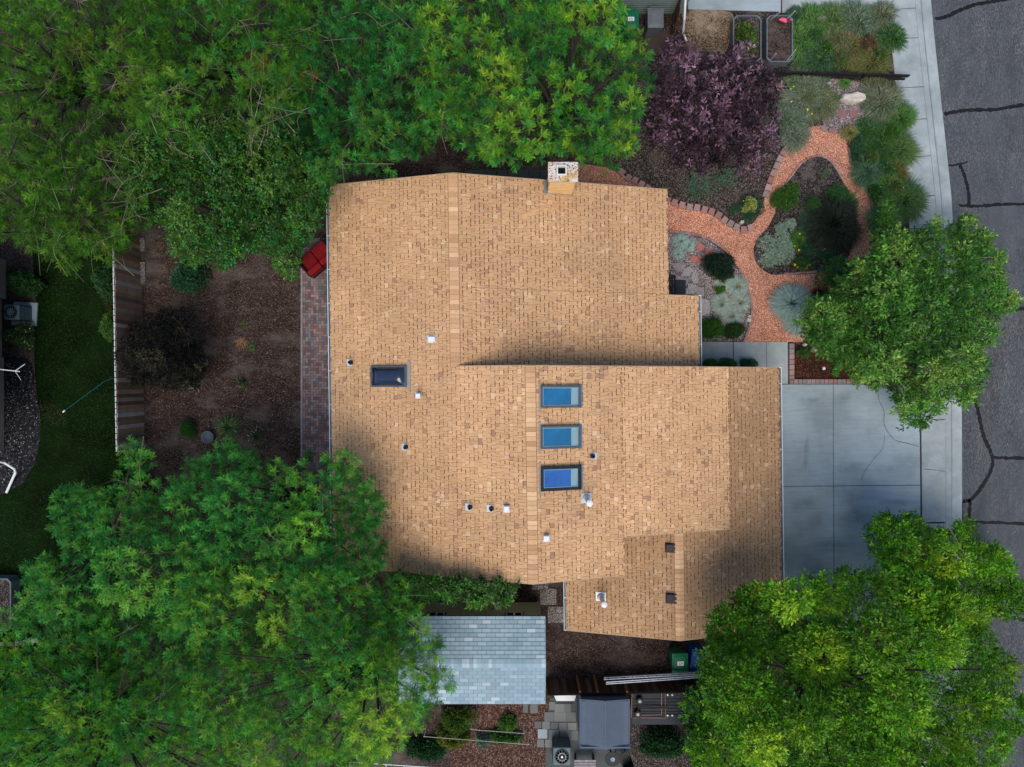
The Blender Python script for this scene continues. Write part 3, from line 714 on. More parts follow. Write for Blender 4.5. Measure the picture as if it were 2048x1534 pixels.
for k in range(3): g.box((hx, hy - 0.08 + 0.075 * k, zt - 0.07), (0.22, 0.02, 0.03))
g.build('damper', M['black'], ch)
g = MB(); yy = PR1.hit(1120, 388)[1]
slope_box(g, PR1, xa - 0.02, xb - 0.08, yy - 0.02, yy + 0.09, 0.018, 0.05); slope_box(g, PR1, xa - 0.05, xa + 0.02, yy - 0.02, YT - 0.05, 0.02, 0.11); g.build('flashing', M['flash'], ch)

# ================================================================== GREY SHED
shed = thing('garden_shed', 'shed with pale blue-grey shingle roof, green siding and two small windows', 'shed', (*P(950, 1320, 0)[:2], 0))
ze = 2.62; yA = P(0, 1232, ze)[1]; yB = P(0, 1408, ze)[1]; yM = (yA + yB) / 2; zr = ze + 0.2 * (yA - yM)
xA = P(798, 0, ze)[0]; xB = P(1091, 0, ze)[0]
g = MB()
def szz(y): return zr - 0.2 * abs(y - yM)
for s, y0_, y1_ in ((1, yM, yA), (-1, yB, yM)):
    vs = []
    for dz_ in (-0.08, 0):
        for x, y in ((xA, y0_), (xB, y0_), (xB, y1_), (xA, y1_)): vs.append((x, y, szz(y) + dz_))
    g.add(vs, [(3, 2, 1, 0), (4, 5, 6, 7), (0, 1, 5, 4), (1, 2, 6, 5), (2, 3, 7, 6), (3, 0, 4, 7)], (0.10, 0.13, 0.15))
GC = [(0.225, 0.325, 0.39), (0.245, 0.35, 0.415), (0.21, 0.305, 0.37), (0.265, 0.37, 0.435), (0.235, 0.335, 0.395)]
rn = random.Random(8)
for s in (1, -1):
    yy = 0.0; c = 0; half = (yA - yM)
    while yy < half:
        y2 = min(yy + 0.139, half); x = xA - (0.15 if c % 2 else 0) - 0.05
        while x < xB:
            x2 = min(x + 0.305, xB); x_ = max(x, xA)
            if x2 - x_ > 0.01:
                col = rn.choice(GC)
                if rn.random() < 0.10: col = shade((0.36, 0.45, 0.52), rn.uniform(0.9, 1.1))
                ya_, yb2 = yM + s * yy, yM + s * y2
                za, zb = szz(ya_) + 0.003, szz(yb2) + 0.012
                vs = [(x_ + 0.006, ya_, za), (x2 - 0.006, ya_, za), (x2 - 0.006, yb2 - s * 0.004, zb), (x_ + 0.006, yb2 - s * 0.004, zb)]
                g.add(vs, [(0, 1, 2, 3) if s > 0 else (3, 2, 1, 0)], shade(col, rn.uniform(0.94, 1.06)))
            x += 0.305
        g.add([(xA, yM + s * (y2 - 0.010), szz(yM + s * y2) + 0.0135), (xB, yM + s * (y2 - 0.010), szz(yM + s * y2) + 0.0135), (xB, yM + s * y2, szz(yM + s * y2) + 0.013), (xA, yM + s * y2, szz(yM + s * y2) + 0.013)],
              [(0, 1, 2, 3) if s > 0 else (3, 2, 1, 0)], (0.09, 0.13, 0.15) if s > 0 else (0.17, 0.22, 0.25))
        yy = y2; c += 1
x = xA
while x < xB:
    x2 = min(x + 0.128, xB); col = rn.choice(GC) if rn.random() < 0.85 else (0.34, 0.43, 0.49); col = shade(col, rn.uniform(0.98, 1.1))
    g.add([(x + .003, yM - 0.15, szz(yM - .15) + 0.02), (x2 - .003, yM - 0.15, szz(yM - .15) + 0.02), (x2 - .003, yM, zr + 0.024), (x + .003, yM, zr + 0.024), (x2 - .003, yM + 0.15, szz(yM + .15) + 0.02), (x + .003, yM + 0.15, szz(yM + .15) + 0.02)], [(0, 1, 2, 3), (3, 2, 4, 5)], col)
    x = x2
g.build('roof', M['gshingle'], shed)
wy = P(0, 1204.5, 0)[1]
g = MB(); g.box(((xA + 0.1 + P(1079, 0, 0)[0]) / 2, (wy + yB + 0.25) / 2, ze / 2), (P(1079, 0, 0)[0] - xA - 0.1, wy - yB - 0.25, ze - 0.02))
k = 0
while k < 15:
    g.box(((xA + 0.1 + P(1079, 0, 0)[0]) / 2, wy + 0.006, 0.15 + 0.16 * k), (P(1079, 0, 0)[0] - xA - 0.12, 0.012, 0.012)); k += 1
g.build('wall', M['shedgreen'], shed)
def shed_window(px0, px1):
    zc = 1.72
    a, b = P(px0, 0, 2.1)[0], P(px1, 0, 2.1)[0]
    g = MB(); g.box(((a + b) / 2, wy + 0.02, zc), (b - a, 0.05, 0.9)); wdo = g.build('window', M['oldwood'], shed)
    g = MB(); g.box(((a + b) / 2, wy + 0.032, zc), (b - a - 0.10, 0.05, 0.78)); g.build('sash', M['well'], wdo)
    for s in (-1, 1):
        g = MB(); g.box(((a + b) / 2 + s * (b - a - 0.1) / 4, wy + 0.04, zc), ((b - a) / 2 - 0.11, 0.045, 0.68)); g.build('pane', M['dome'], wdo)
shed_window(851, 888); shed_window(1009, 1048)
for px_, w_ in ((975, .09), (926, .05), (1077, .06)): g = MB(); g.box((P(px_, 0, .9)[0], wy + 0.03, 1.15), (w_, 0.05, 2.3)); g.build('wall_trim', M['shedgreen'], shed)
g = MB(); yh = P(0, 1411, 1.0)[1]; xh0, xh1 = P(1012, 0, 1)[0], P(1037, 0, 1)[0]
g.tube(curve([(xh0, yB + .25, 1.0), (xh0, yB + 0.0, 1.0), (xh0 + .06, yB - 0.12, 1.0), (xh1 - .06, yB - .12, 1.0), (xh1, yB, 1.0), (xh1, yB + .25, 1.0)], 3), 0.018); g.build('rail', M['white'], shed)

# ================================================================== FENCES
FW = [(0.19, 0.13, 0.10), (0.24, 0.18, 0.15), (0.32, 0.28, 0.27), (0.15, 0.095, 0.07), (0.27, 0.16, 0.10), (0.21, 0.165, 0.14), (0.18, 0.15, 0.135)]
def fence(name, label, pts_base, hgt, bwid=0.14, cols=FW, dark='oldwood', cap=None, off_=0.0, top=None, gap=0.004):
    a, b = pts_base; L = math.hypot(b[0] - a[0], b[1] - a[1]); dx, dy = (b[0] - a[0]) / L, (b[1] - a[1]) / L
    ang = math.atan2(dy, dx); t = thing(name, label, 'fence', (a[0], a[1], 0))
    g = MB(); n = int(L / bwid); rn = random.Random(int(L * 100))
    for i in range(n):
        s = (i + 0.5) * bwid; h = hgt + rn.uniform(-0.02, 0.02)
        c = shade(rn.choice(cols), rn.uniform(0.7, 1.25))
        tl = rn.uniform(-0.03, 0.03)
        g.box((a[0] + dx * s, a[1] + dy * s, h / 2), (bwid - gap, 0.022, h), ang + tl * 0.6, c)
    g.build('board_panel', M['wood'], t)
    g = MB()
    for z in (0.35, hgt - 0.3): g.box((a[0] + dx * L / 2 - dy * off_, a[1] + dy * L / 2 + dx * off_, z), (L, 0.05, 0.09), ang)
    g.build('rail', M[dark], t)
    s = 0.05
    while s < L:
        g = MB(); g.box((a[0] + dx * s - dy * off_ * 1.3, a[1] + dy * s + dx * off_ * 1.3, hgt * 0.49), (0.09, 0.09, hgt * 0.98), ang); g.build('post', M[dark], t); s += 2.35
    return t, (a, b, dx, dy, L, ang)
fb0 = P(281, 455)[:2]; fb1 = P(288.5, 893)[:2]
t, q = fence('wood_fence', 'tall weathered brown plank fence beside the dark lawn', (fb0, fb1), 1.78, off_=-0.07)
g = MB(); rn = random.Random(2); y = 480
a, b, dx, dy, L, ang = q
s = 0
while s < L:
    l = 0.22; g.box((a[0] + dx * (s + l / 2) + dy * 0.035, a[1] + dy * (s + l / 2) - dx * 0.035, 1.80), (l * 0.86, 0.028, 0.035), ang + rn.uniform(-.03, .03)); s += l
g.build('top_trim', M['whitemetal'], t)
fence('wood_gate', 'black stained plank gate closing the weathered fence', (P(289.5, 898)[:2], P(292, 1010)[:2]), 1.72, 0.12, [(0.012, 0.010, 0.010), (0.02, 0.016, 0.014)], off_=-0.07)[0]['category'] = 'gate'
bf0 = P(1091, 1358)[:2]; bf1 = P(1400, 1352)[:2]
t, q = fence('wood_fence', 'dark stained board fence with loose planks under the ladder', (bf0, bf1), 1.35, 0.15, [(0.035, 0.022, 0.017), (0.05, 0.03, 0.02), (0.025, 0.02, 0.018), (0.07, 0.055, 0.05)], off_=-0.05)
M['newwood'] = plain('new_wood', (0.26, 0.12, 0.05), 0.8, 0.25, 5)
for px in (1154, 1189, 1248):
    g = MB(); x0_, y0_, _ = P(px, 1359, 0.3); x1_, y1_, _ = P(px + 6, 1390, 1.4); g.tube([(x0_, y0_ + 0.10, 0.2), (x1_, y1_ + 0.12, 1.42)], 0.045, 4); g.build('brace', M['newwood'], t)
g = MB(); g.tube([(bf0[0], bf0[1] + 0.02, 1.38), (bf1[0], bf1[1] + 0.02, 1.38)], 0.045, 4); g.build('top_rail', M['darkwood'], t)
# low dark fence across the front garden
t, q = fence('low_fence', 'low black fence between the two front gardens', (P(1470, 152)[:2], P(1806, 161)[:2]), 0.42, 0.2, [(0.016, 0.015, 0.017), (0.024, 0.021, 0.023)], off_=0.0, dark='darkwood')
g = MB(); a, b, dx, dy, L, ang = q; g.box(((a[0] + b[0]) / 2, (a[1] + b[1]) / 2, 0.445), (L, 0.06, 0.04), ang); g.build('top_rail', M['darkwood'], t)

# ================================================================== BRICK EDGINGS
BR = [(0.28, 0.155, 0.145), (0.31, 0.19, 0.18), (0.235, 0.18, 0.18), (0.26, 0.14, 0.135), (0.30, 0.215, 0.21)]
rn = random.Random(31)
def block(name, px, py, wpx, lpx, rz, label, group, z1=0.11, col=None, cat='edging block', taper=0.92, hs=1.0):
    s = H / F; g = MB(); w_, l_ = wpx * s, lpx * s
    h = z1 * hs
    g.prism([(-w_ / 2, -l_ / 2), (w_ / 2, -l_ / 2), (w_ / 2 * taper, l_ / 2), (-w_ / 2 * taper, l_ / 2)], -0.02, h, col or shade(rn.choice(BR), rn.uniform(0.85, 1.15)))
    o = g.build(name, M['brick'], None, bevel=0.008); o.location = P(px, py); o.rotation_euler = (0, 0, rz)
    return tag(o, label, cat, group)
OW = 'first second third fourth fifth sixth seventh eighth ninth tenth eleventh twelfth thirteenth fourteenth fifteenth sixteenth seventeenth eighteenth nineteenth twentieth'.split()
NM = ['red ', 'pale red ', 'grey-pink ', 'dark red ', 'pinkish grey ']
UP = [(1243, 346), (1256, 357), (1269, 362), (1282, 370), (1294, 377), (1307, 385), (1320, 393), (1334, 401), (1348, 406), (1363, 411), (1378, 415), (1393, 416), (1408, 420), (1422, 424), (1436, 431), (1448, 441), (1460, 448), (1472, 455), (1486, 460), (1500, 456)]
def along(pts, wpx, lpx, label, group, flip=1, z1=0.11, step=None, taper=0.85):
    for i, (x, y) in enumerate(pts):
        a = pts[max(0, i - 1)]; b = pts[min(len(pts) - 1, i + 1)]
        ang = math.atan2(-(b[1] - a[1]), b[0] - a[0])
        q = rn.randrange(5); pre = NM[q]
        pre = (OW[i] if i < len(pts) - 1 else 'last') + ' ' + pre
        block('edging_block', x, y, wpx, lpx, ang + rn.uniform(-.06, .06) + (math.pi if flip < 0 else 0), pre + label, group, z1, shade(BR[q], rn.uniform(.9, 1.1)), taper=taper)
along(UP, 12.8, 13, 'trapezoid block in the curved edging row above the gravel path', 'red edging blocks along the upper side of the path')
along([(1530.5, 389), (1535, 376), (1540, 361.5), (1545.5, 347.5), (1552, 333), (1558.5, 319), (1566, 306), (1574, 295)], 13, 12, 'trapezoid edging block in the row between the purple tree and the path', 'edging blocks beside the purple tree', -1)
def resample(pts, step):
    out = [pts[0]]; acc = 0
    for a, b in zip(pts[:-1], pts[1:]):
        d = math.hypot(b[0] - a[0], b[1] - a[1])
        while acc + d >= step and d > 0:
            t = (step - acc) / d; a = (a[0] + (b[0] - a[0]) * t, a[1] + (b[1] - a[1]) * t); out.append(a); d = math.hypot(b[0] - a[0], b[1] - a[1]); acc = 0
        acc += d
    return out
thin = dict(z1=0.07)
along(resample(curve([(1572, 365), (1584, 350), (1597, 332), (1615, 318), (1637, 312), (1657, 320), (1673, 340), (1686, 363)], 6), 11), 10.2, 3.6, 'thin brick around the arched tip of the island bed', 'thin bricks round the island bed', 1, 0.07, taper=1)
along(resample(curve([(1700, 386), (1711, 420), (1713, 450), (1706, 490), (1700, 505)], 5), 11), 10.2, 3.6, 'thin brick beside the dark round grass clump', 'thin bricks beside the dark bush', 1, 0.07, taper=1)
along([(1573, 547.5), (1584, 547.5), (1595, 546.5), (1606, 545.5), (1617, 545), (1628, 544)], 10.2, 4, 'thin brick on edge below the orange flowers', 'thin bricks below the orange flowers', 1, 0.07, taper=1)
along(resample(curve([(1697, 303), (1703, 330), (1716, 352), (1730, 378), (1741, 402), (1749, 430), (1750, 440)], 5), 11), 10.2, 4, 'thin brick on edge along the outer side of the looping path', 'thin bricks on the outer side of the path', 1, 0.07, taper=1)
along(resample(curve([(1342, 463), (1380, 467), (1410, 476), (1430, 486), (1446, 498)], 5), 11), 10.2, 4, 'thin brick on edge above the square red pavers', 'thin bricks above the square pavers', 1, 0.07, taper=1)
along(resample(curve([(1480, 542), (1494, 575), (1503, 610), (1500, 645), (1488, 680)], 5), 11), 10.2, 4, 'thin brick on edge between the blue grass tufts and the gravel path', 'thin bricks beside the blue grass tufts', 1, 0.07, taper=1)
along([(1648, 257), (1663, 262), (1683, 262), (1697, 258), (1712, 251), (1727, 243), (1741, 236)], 13, 9, 'flat red block edging the pebble patch below the pale boulder', 'flat blocks edging the pebble patch', 1, 0.05, taper=1)
ORD = ['topmost', 'second', 'third', 'fourth', 'fifth', 'sixth', 'seventh', 'eighth', 'ninth', 'tenth', 'eleventh', 'twelfth', 'thirteenth', 'fourteenth', 'fifteenth', 'sixteenth', 'seventeenth', 'last']
for i in range(7): block('edging_block', 1581.5, 692 + 10.6 * i, 9.8, 9.8, rn.uniform(-.04, .04), '%s concrete brick down the row between walk and bark bed' % ORD[i], 'bricks between walk and bark bed', 0.12, shade(rn.choice([(0.28, .18, .19), (.24, .20, .22), (.30, .20, .19)]), rn.uniform(.85, 1.1)), taper=1)
for i in range(18): block('edging_block', 1581 + 8.7 * i, 763, 8.0, 9.4, rn.uniform(-.04, .04), '%s concrete brick from the walk in the row along the driveway' % (ORD[i] if i else 'first'), 'bricks between bark bed and driveway', 0.12, shade(rn.choice([(0.28, .17, .17), (.22, .20, .21), (.29, .19, .18)]), rn.uniform(.85, 1.1)), taper=1)
for px, py, r, lb in ((1400.5, 494, 0.55, 'uppermost, beside the thin brick edging'), (1418, 504, 0.55, 'just right of the uppermost one'), (1387.5, 518, 0.55, 'lower left, above the flagstones'), (1403, 520, 0.5, 'half under the round dark shrub')):
    block('square_paver', px, py, 13.5, 13.5, -r, 'red square paver %s' % lb, 'red square pavers in grey gravel', 0.03, (0.36, 0.13, 0.11), 'paver', 1)
for px, lb in ((1684.5, 'left'), (1707, 'right')): block('square_paver', px, 228, 16, 16, 0.02, 'dusty red square paver below the boulder, %s of the pair' % lb, 'pavers below the boulder', 0.03, (0.22, 0.11, 0.11), 'paver', 1)
for i in range(9): block('stepping_slab', 940 + 21.5 * i, 352, 20, 24, 0, '%s dark concrete slab in the row along the upper wall' % OW[i], 'dark slabs along the upper wall', 0.03, (0.045, 0.055, 0.058), 'slab', 1)
g = MB(); g.prism([(-.31, -.31), (.31, -.31), (.31, .31), (-.31, .31)], -0.02, 0.04)
src = g.build('stepping_slab', M['exposed'], None); src.location = P(1096, 1193); tag(src, 'square pebbled slab, upper one beside the garage gutter', 'slab', 'pebbled slabs by the shed')
c = copy_tree(src); c.location = P(1112, 1229); c['label'] = 'square pebbled slab, lower one partly under the garage gutter'
c = copy_tree(src); c.location = P(1080, 1163); c['label'] = 'square pebbled slab mostly under the roof ridge end'
SLB = [(1119, 1415, 20, 17), (1135, 1415, 14, 17), (1104, 1411, 12, 16), (1098, 1433, 19, 19), (1120, 1433, 24, 19), (1142, 1433, 20, 19), (1076, 1449, 14, 14), (1092, 1450, 15, 15), (1109, 1451, 15, 14), (1126, 1452, 15, 15), (1144, 1452, 18, 15), (1108, 1469, 20, 20), (1130, 1469, 20, 20), (1148, 1470, 14, 20), (1081, 1486, 14, 16), (1097, 1486, 14, 16), (1068, 1415, 15, 22), (1051, 1415, 10, 20)]
for i, (px, py, a, b) in enumerate(SLB): block('stepping_slab', px, py, a, b, rn.uniform(-.02, .02), '%s grey paver of the patchwork path beside the resin shed' % ['wide top', 'top right', 'top left', 'second row left', 'second row middle', 'second row right', 'far left third row', 'third row left', 'third row middle', 'third row right', 'rightmost third row', 'fourth row left', 'fourth row right', 'fourth row end', 'lowest left', 'lowest right', 'lone', 'leftmost lone'][i], 'grey pavers by the resin shed', 0.03, shade((0.14, 0.15, 0.15), rn.uniform(.7, 1.15)), 'paver', 1)
block('stepping_slab', 1085, 1467, 19, 19, 0, 'pale blue-grey paver, brightest of the patchwork path', None, 0.034, (0.26, 0.31, 0.35), 'paver', 1)
g = MB(); g.sheet(W([(1100, 1395), (1160, 1395), (1262, 1490), (1262, 1560), (1090, 1560), (1092, 1480)]), 0.012); tag(g.build('paved_yard', plain('yard_concrete', (0.075, 0.085, 0.085), .9, .2, 3)), kind='structure')

# ================================================================== VEGETATION
def nrm(a): return a / np.maximum(np.linalg.norm(a, axis=-1, keepdims=True), 1e-9)
def inpoly(x, y, poly):
    c = np.zeros(len(x), bool); n = len(poly)
    for i in range(n):
        x1, y1 = poly[i]; x2, y2 = poly[(i + 1) % n]
        cond = ((y1 > y) != (y2 > y)) & (x < (x2 - x1) * (y - y1) / ((y2 - y1) if y2 != y1 else 1e-9) + x1)
        c ^= cond
    return c
def edge_dist(x, y, poly):
    d = np.full(len(x), 1e9); n = len(poly)
    for i in range(n):
        a = np.array(poly[i], float); b = np.array(poly[(i + 1) % n], float); ab = b - a
        t = np.clip(((x - a[0]) * ab[0] + (y - a[1]) * ab[1]) / max(ab @ ab, 1e-9), 0, 1)
        d = np.minimum(d, np.hypot(x - a[0] - t * ab[0], y - a[1] - t * ab[1]))
    return d
def np_mesh(name, V, nper, col, mat, parent=None, F_=None):
    """V: (N, nper, 3) separate polygons; col (N,3)"""
    N = V.shape[0]
    me = bpy.data.meshes.new(name)
    o3 = np.array(ORG.get(parent.name, (0, 0, 0))) if parent is not None else np.zeros(3)
    me.vertices.add(N * nper); me.vertices.foreach_set('co', (V - o3).reshape(-1).astype(np.float32))
    me.loops.add(N * nper); me.loops.foreach_set('vertex_index', np.arange(N * nper, dtype=np.int32))
    me.polygons.add(N); me.polygons.foreach_set('loop_start', np.arange(0, N * nper, nper, dtype=np.int32))
    at = me.attributes.new('Col', 'FLOAT_COLOR', 'POINT')
    cc = np.ones((N, nper, 4), np.float32); cc[..., :3] = col[:, None, :] if col.ndim == 2 else col
    at.data.foreach_set('color', cc.reshape(-1))
    me.update(calc_edges=True)
    return linkmesh(name, me, mat, parent)

def locust_leaves(rg, O, A, L, W_, K_=6):
    """pinnate leaves: O origins, A directions, L lengths -> triangles (N*(2K+1),3,3), index"""
    n = len(O)
    up = np.array([0, 0, 1.0]) + rg.normal(0, 0.35, (n, 3)); S = nrm(np.cross(A, up)); Nn = nrm(np.cross(S, A))
    tr = []
    for k in range(K_):
        t = (k + 0.6) / (K_ + 0.3); prof = (0.75 + 0.5 * math.sin(math.pi * t)) * (1 - 0.25 * t)
        droop = -0.18 * t * t
        base = O + A * (L * t)[:, None] + np.array([0, 0, 1.0]) * (L * droop)[:, None]
        hw = L * 0.045
        for s in (-1, 1):
            tip = base + (S * s + A * 0.45 - Nn * 0.15) * (W_ * prof)[:, None]
            tr.append(np.stack([base - A * hw[:, None], base + A * hw[:, None], tip], 1))
    e = O + A * (L * 1.25)[:, None] - np.array([0, 0, 1.0]) * (L * 0.2)[:, None]
    b = O + A * (L * 0.9)[:, None] - np.array([0, 0, 1.0]) * (L * 0.13)[:, None]
    tr.append(np.stack([b - S * (L * 0.08)[:, None], b + S * (L * 0.08)[:, None], e], 1))
    T = np.stack(tr, 1)
    return T.reshape(-1, 3, 3), np.repeat(np.arange(n), 2 * K_ + 1)

def oval_leaves(rg, O, A, L, wr=0.42):
    n = len(O)
    up = np.array([0, 0, 1.0]) + rg.normal(0, 0.55, (n, 3)); S = nrm(np.cross(A, up)); Nn = nrm(np.cross(S, A))
    m_ = O + A * (L * 0.5)[:, None]
    w_ = (L * wr * 0.5)[:, None]
    V = np.stack([O, m_ + S * w_ + Nn * w_ * 0.3, O + A * L[:, None] - Nn * (L * 0.1)[:, None], m_ - S * w_ + Nn * w_ * 0.3], 1)
    return V, np.arange(n)

def pal(rg, n, cols, wts=None):
    c = np.array(cols); i = rg.choice(len(cols), n, p=wts); return c[i]

def tree(name, label, poly, ztop, zedge, style, seed, cols, dens=1.0, lobe=(0.5, 1.05), base=None, twigs=0, bare=0.0, group=None,
         mat='leaf', llen=None, tip=None, floor=0.35, bark='bark', cat='tree', lobes_sp=1.6, holes=0.0, trunk=True, fill=1.0, rough=1.0):
    """crown outline in photo pixels; the crown stands between zedge and ztop"""
    rg = np.random.default_rng(seed); poly = [tuple(map(float, p)) for p in poly]
    xs = [p[0] for p in poly]; ys = [p[1] for p in poly]
    cxp, cyp = sum(xs) / len(xs), sum(ys) / len(ys)
    # lobes by dart throwing in px
    mpp = (H - ztop) / F
    cand = 4000; px = rg.uniform(min(xs), max(xs), cand); py = rg.uniform(min(ys), max(ys), cand)
    ok = inpoly(px, py, poly); px, py = px[ok], py[ok]; ed = edge_dist(px, py, poly) * mpp
    md = max(ed.max(), 0.1)
    keep = []; rad = []
    for i in range(len(px)):
        r = rg.uniform(*lobe)
        if ed[i] < r * 0.55: r = max(ed[i] * 1.5, lobe[0] * 0.5)
        if ed[i] < lobe[0] * 0.3: continue
        if all(math.hypot(px[i] - px[j], py[i] - py[j]) * mpp > lobes_sp * (r + rad[k]) * 0.5 for k, j in enumerate(keep)):
            keep.append(i); rad.append(r)
    lc = []; lr = []
    for k, i in enumerate(keep):
        e = min(1.0, ed[i] / (md * 0.85)); z = zedge + (ztop - zedge) * math.sqrt(max(0, 1 - (1 - e) ** 2)) + rg.normal(0, 0.8) * rough
        z = min(z, ztop + 0.3); 
        if rg.random() < holes: z -= rg.uniform(0.8, 1.8)
        q_ = P(px[i], py[i], 4.6)
        if ztop > 4.5 and ((XL - 0.4 < q_[0] < XG2 + 0.3 and YG_B - 0.3 < q_[1] < YT + 0.3) or (xA - .3 < q_[0] < xB + .3 and yB - .3 < q_[1] < yA + .3)): z = max(z, 4.9 + rg.uniform(0, 0.5))
        lc.append(P(px[i], py[i], z)); lr.append(rad[k])
    lc = np.array(lc); lr = np.array(lr); nl = len(lc)
    root = thing(name, label, cat, (0, 0, 0), group=group)
    if base is None:
        b = P(cxp, cyp, ztop * 0.3); base = (b[0], b[1])
    root.location = (base[0], base[1], 0); ORG[root.name] = (base[0], base[1], 0)
    # wood
    rn = random.Random(seed); g = MB(); zf = max(0.6, zedge * 0.45)
    tr = 0.020 * ztop
    g.tube(curve([(base[0], base[1], -0.05), (base[0] + 0.05, base[1] + 0.03, zf * 0.6), (base[0] + rn.uniform(-.15, .15), base[1] + rn.uniform(-.15, .15), zf)], 3), [tr * 1.25] + [tr] * 20 if False else tr, 8)
    step = max(1, nl // 26)
    for k in range(0, nl, step):
        c = lc[k]; m1 = (base[0] + (c[0] - base[0]) * 0.45 + rn.uniform(-.3, .3), base[1] + (c[1] - base[1]) * 0.45 + rn.uniform(-.3, .3), zf + (c[2] - zf) * 0.55)
        pts = curve([(base[0], base[1], zf * 0.9), m1, tuple(c)], 4); n_ = len(pts)
        g.tube(pts, [tr * 0.5 * (1 - 0.9 * i / (n_ - 1)) for i in range(n_)], 5, cap=False)
    if twigs:
        for _ in range(twigs):
            k = rn.randrange(nl); c = lc[k]; r = lr[k]
            a = rn.uniform(0, 6.28); l = rn.uniform(0.7, 1.7)
            z = c[2] + r * rn.uniform(0.15, 0.65)
            p0 = (c[0] - math.cos(a) * l * .5, c[1] - math.sin(a) * l * .5, z - 0.25)
            p1 = (c[0] + rn.uniform(-.2, .2), c[1] + rn.uniform(-.2, .2), z + 0.12); p2 = (c[0] + math.cos(a + rn.uniform(-.5, .5)) * l * .6, c[1] + math.sin(a + rn.uniform(-.5, .5)) * l * .6, z + rn.uniform(-.15, .1))
            pts = curve([p0, p1, p2], 4); n_ = len(pts)
            g.tube(pts, [0.010 * (1 - 0.75 * i / (n_ - 1)) for i in range(n_)], 4, cap=False, mi=1)
            for q in range(rn.randrange(1, 4)):
                s = pts[rn.randrange(2, n_ - 1)]; aa = a + rn.choice((-1, 1)) * rn.uniform(0.5, 1.0); ll = rn.uniform(0.2, 0.55)
                g.tube([s, (s[0] + math.cos(aa) * ll, s[1] + math.sin(aa) * ll, s[2] + rn.uniform(-.1, .1))], [0.006, 0.0025], 3, cap=False, mi=1)
    g.build('trunk', [M[bark], M['palebark' if bark == 'bark' else 'redbark']], root, smooth=True)
    # shoots over the lobes
    area = (lr ** 2) * 2 * math.pi * 0.85
    per = np.maximum(3, (area * (30 if style == 'locust' else 62) * dens)).astype(int)
    idx = np.repeat(np.arange(nl), per); n = len(idx)
    d = nrm(rg.normal(0, 1, (n, 3)) + np.array([0, 0, 0.55])); d[:, 2] = np.where(d[:, 2] < -floor, -d[:, 2], d[:, 2]); lrand = rg.normal(0, 1, nl + 1); lidx = idx
    rr = lr[idx] * (rg.uniform(0.6, 1.0, n) ** 0.4) * np.where(rg.random(n) < 0.12, 1.18, 1.0)
    Cc = lc[idx] + d * rr[:, None] * np.array([1, 1, 0.75])
    # a lower layer that closes the crown
    nf = int(n * 1.7 * fill)
    if nf:
        fx = rg.uniform(min(xs), max(xs), nf * 3); fy = rg.uniform(min(ys), max(ys), nf * 3); ok = inpoly(fx, fy, poly); fx, fy = fx[ok][:nf], fy[ok][:nf]
        fz = zedge * 0.55 + rg.uniform(-0.9, 0.7, len(fx)) + 0.35 * (ztop - zedge) * np.minimum(1, edge_dist(fx, fy, poly) * mpp / md)
        hx_, hy_ = (fx - 1024) * (H - 4.5) / F, (767 - fy) * (H - 4.5) / F; inh = ((hx_ > XL - 0.3) & (hx_ < XG2 + 0.2) & (hy_ > YG_B - 0.2) & (hy_ < YT + 0.2)) | ((hx_ > xA - 0.2) & (hx_ < xB + 0.2) & (hy_ > yB - 0.2) & (hy_ < yA + 0.2))
        fz = np.where(inh, np.maximum(fz, 4.5 + rg.uniform(0, 0.9, len(fx))), fz)
        Dd = H - fz; Cf = np.stack([(fx - 1024) * Dd / F, (767 - fy) * Dd / F, fz], 1)
        Cc = np.concatenate([Cc, Cf]); d = np.concatenate([d, nrm(rg.normal(0, 1, (len(fx), 3)) + np.array([0, 0, .3]))]); lidx = np.concatenate([lidx, np.full(len(fx), nl)])
    ppx = 1024 + Cc[:, 0] * F / (H - Cc[:, 2]); ppy = 767 - Cc[:, 1] * F / (H - Cc[:, 2])
    ok = inpoly(ppx, ppy, poly) | (edge_dist(ppx, ppy, poly) < 5); Cc, d, lidx = Cc[ok], d[ok], lidx[ok]; n = len(Cc); lrand[nl] = -1.0
    # colours: shoot-level hue variation, young tips, highlights painted on upward shoots
    sc = pal(rg, n, cols) * (0.62 if style == 'lance' else 0.72) * rg.uniform(0.6, 1.5, (n, 1)) * (1 + 0.16 * np.clip(lrand[lidx], -1.5, 1.5))[:, None]
    tipf = np.zeros(n)
    if tip is not None:
        # young growth in patches; upward shoots also paler as painted highlights
        ph = rg.uniform(0, 6.28, 6); fq = rg.normal(0, 1.5, (6, 2)); pv = sum(np.sin(Cc[:, 0] * fq[i, 0] + Cc[:, 1] * fq[i, 1] + ph[i]) for i in range(6)) / 2.4
        tipf = np.clip(pv * 0.35 + 0.20 * lrand[lidx] + rg.normal(0.12, 0.26, n), 0, 1) * np.clip((d[:, 2] - 0.1) * 1.5, 0, 1); sc = sc * (1 - tipf[:, None]) + np.array(tip) * rg.uniform(0.6, 1.3, (n, 1)) * tipf[:, None]
    if style == 'locust':
        nlv = 11; shoot = 0.19; ll = llen or 0.145
        ii = np.repeat(np.arange(n), nlv); j = np.tile(np.arange(nlv), n)
        t = (j + 0.5) / nlv; dd = d[ii] * 0.75 + np.array([0, 0, 0.25]); dd = nrm(dd)
        e1 = nrm(np.cross(dd, np.array([0.31, 0.95, 0.05]))); e2 = np.cross(dd, e1)
        ph = j * 2.399 + rg.uniform(0, 6.28, n)[ii] + rg.normal(0, 0.25, len(ii)); th = R(78) - t * R(48) + rg.normal(0, 0.12, len(ii))
        A = nrm(dd * np.cos(th)[:, None] + (e1 * np.cos(ph)[:, None] + e2 * np.sin(ph)[:, None]) * np.sin(th)[:, None])
        O = Cc[ii] + dd * (t * shoot)[:, None]
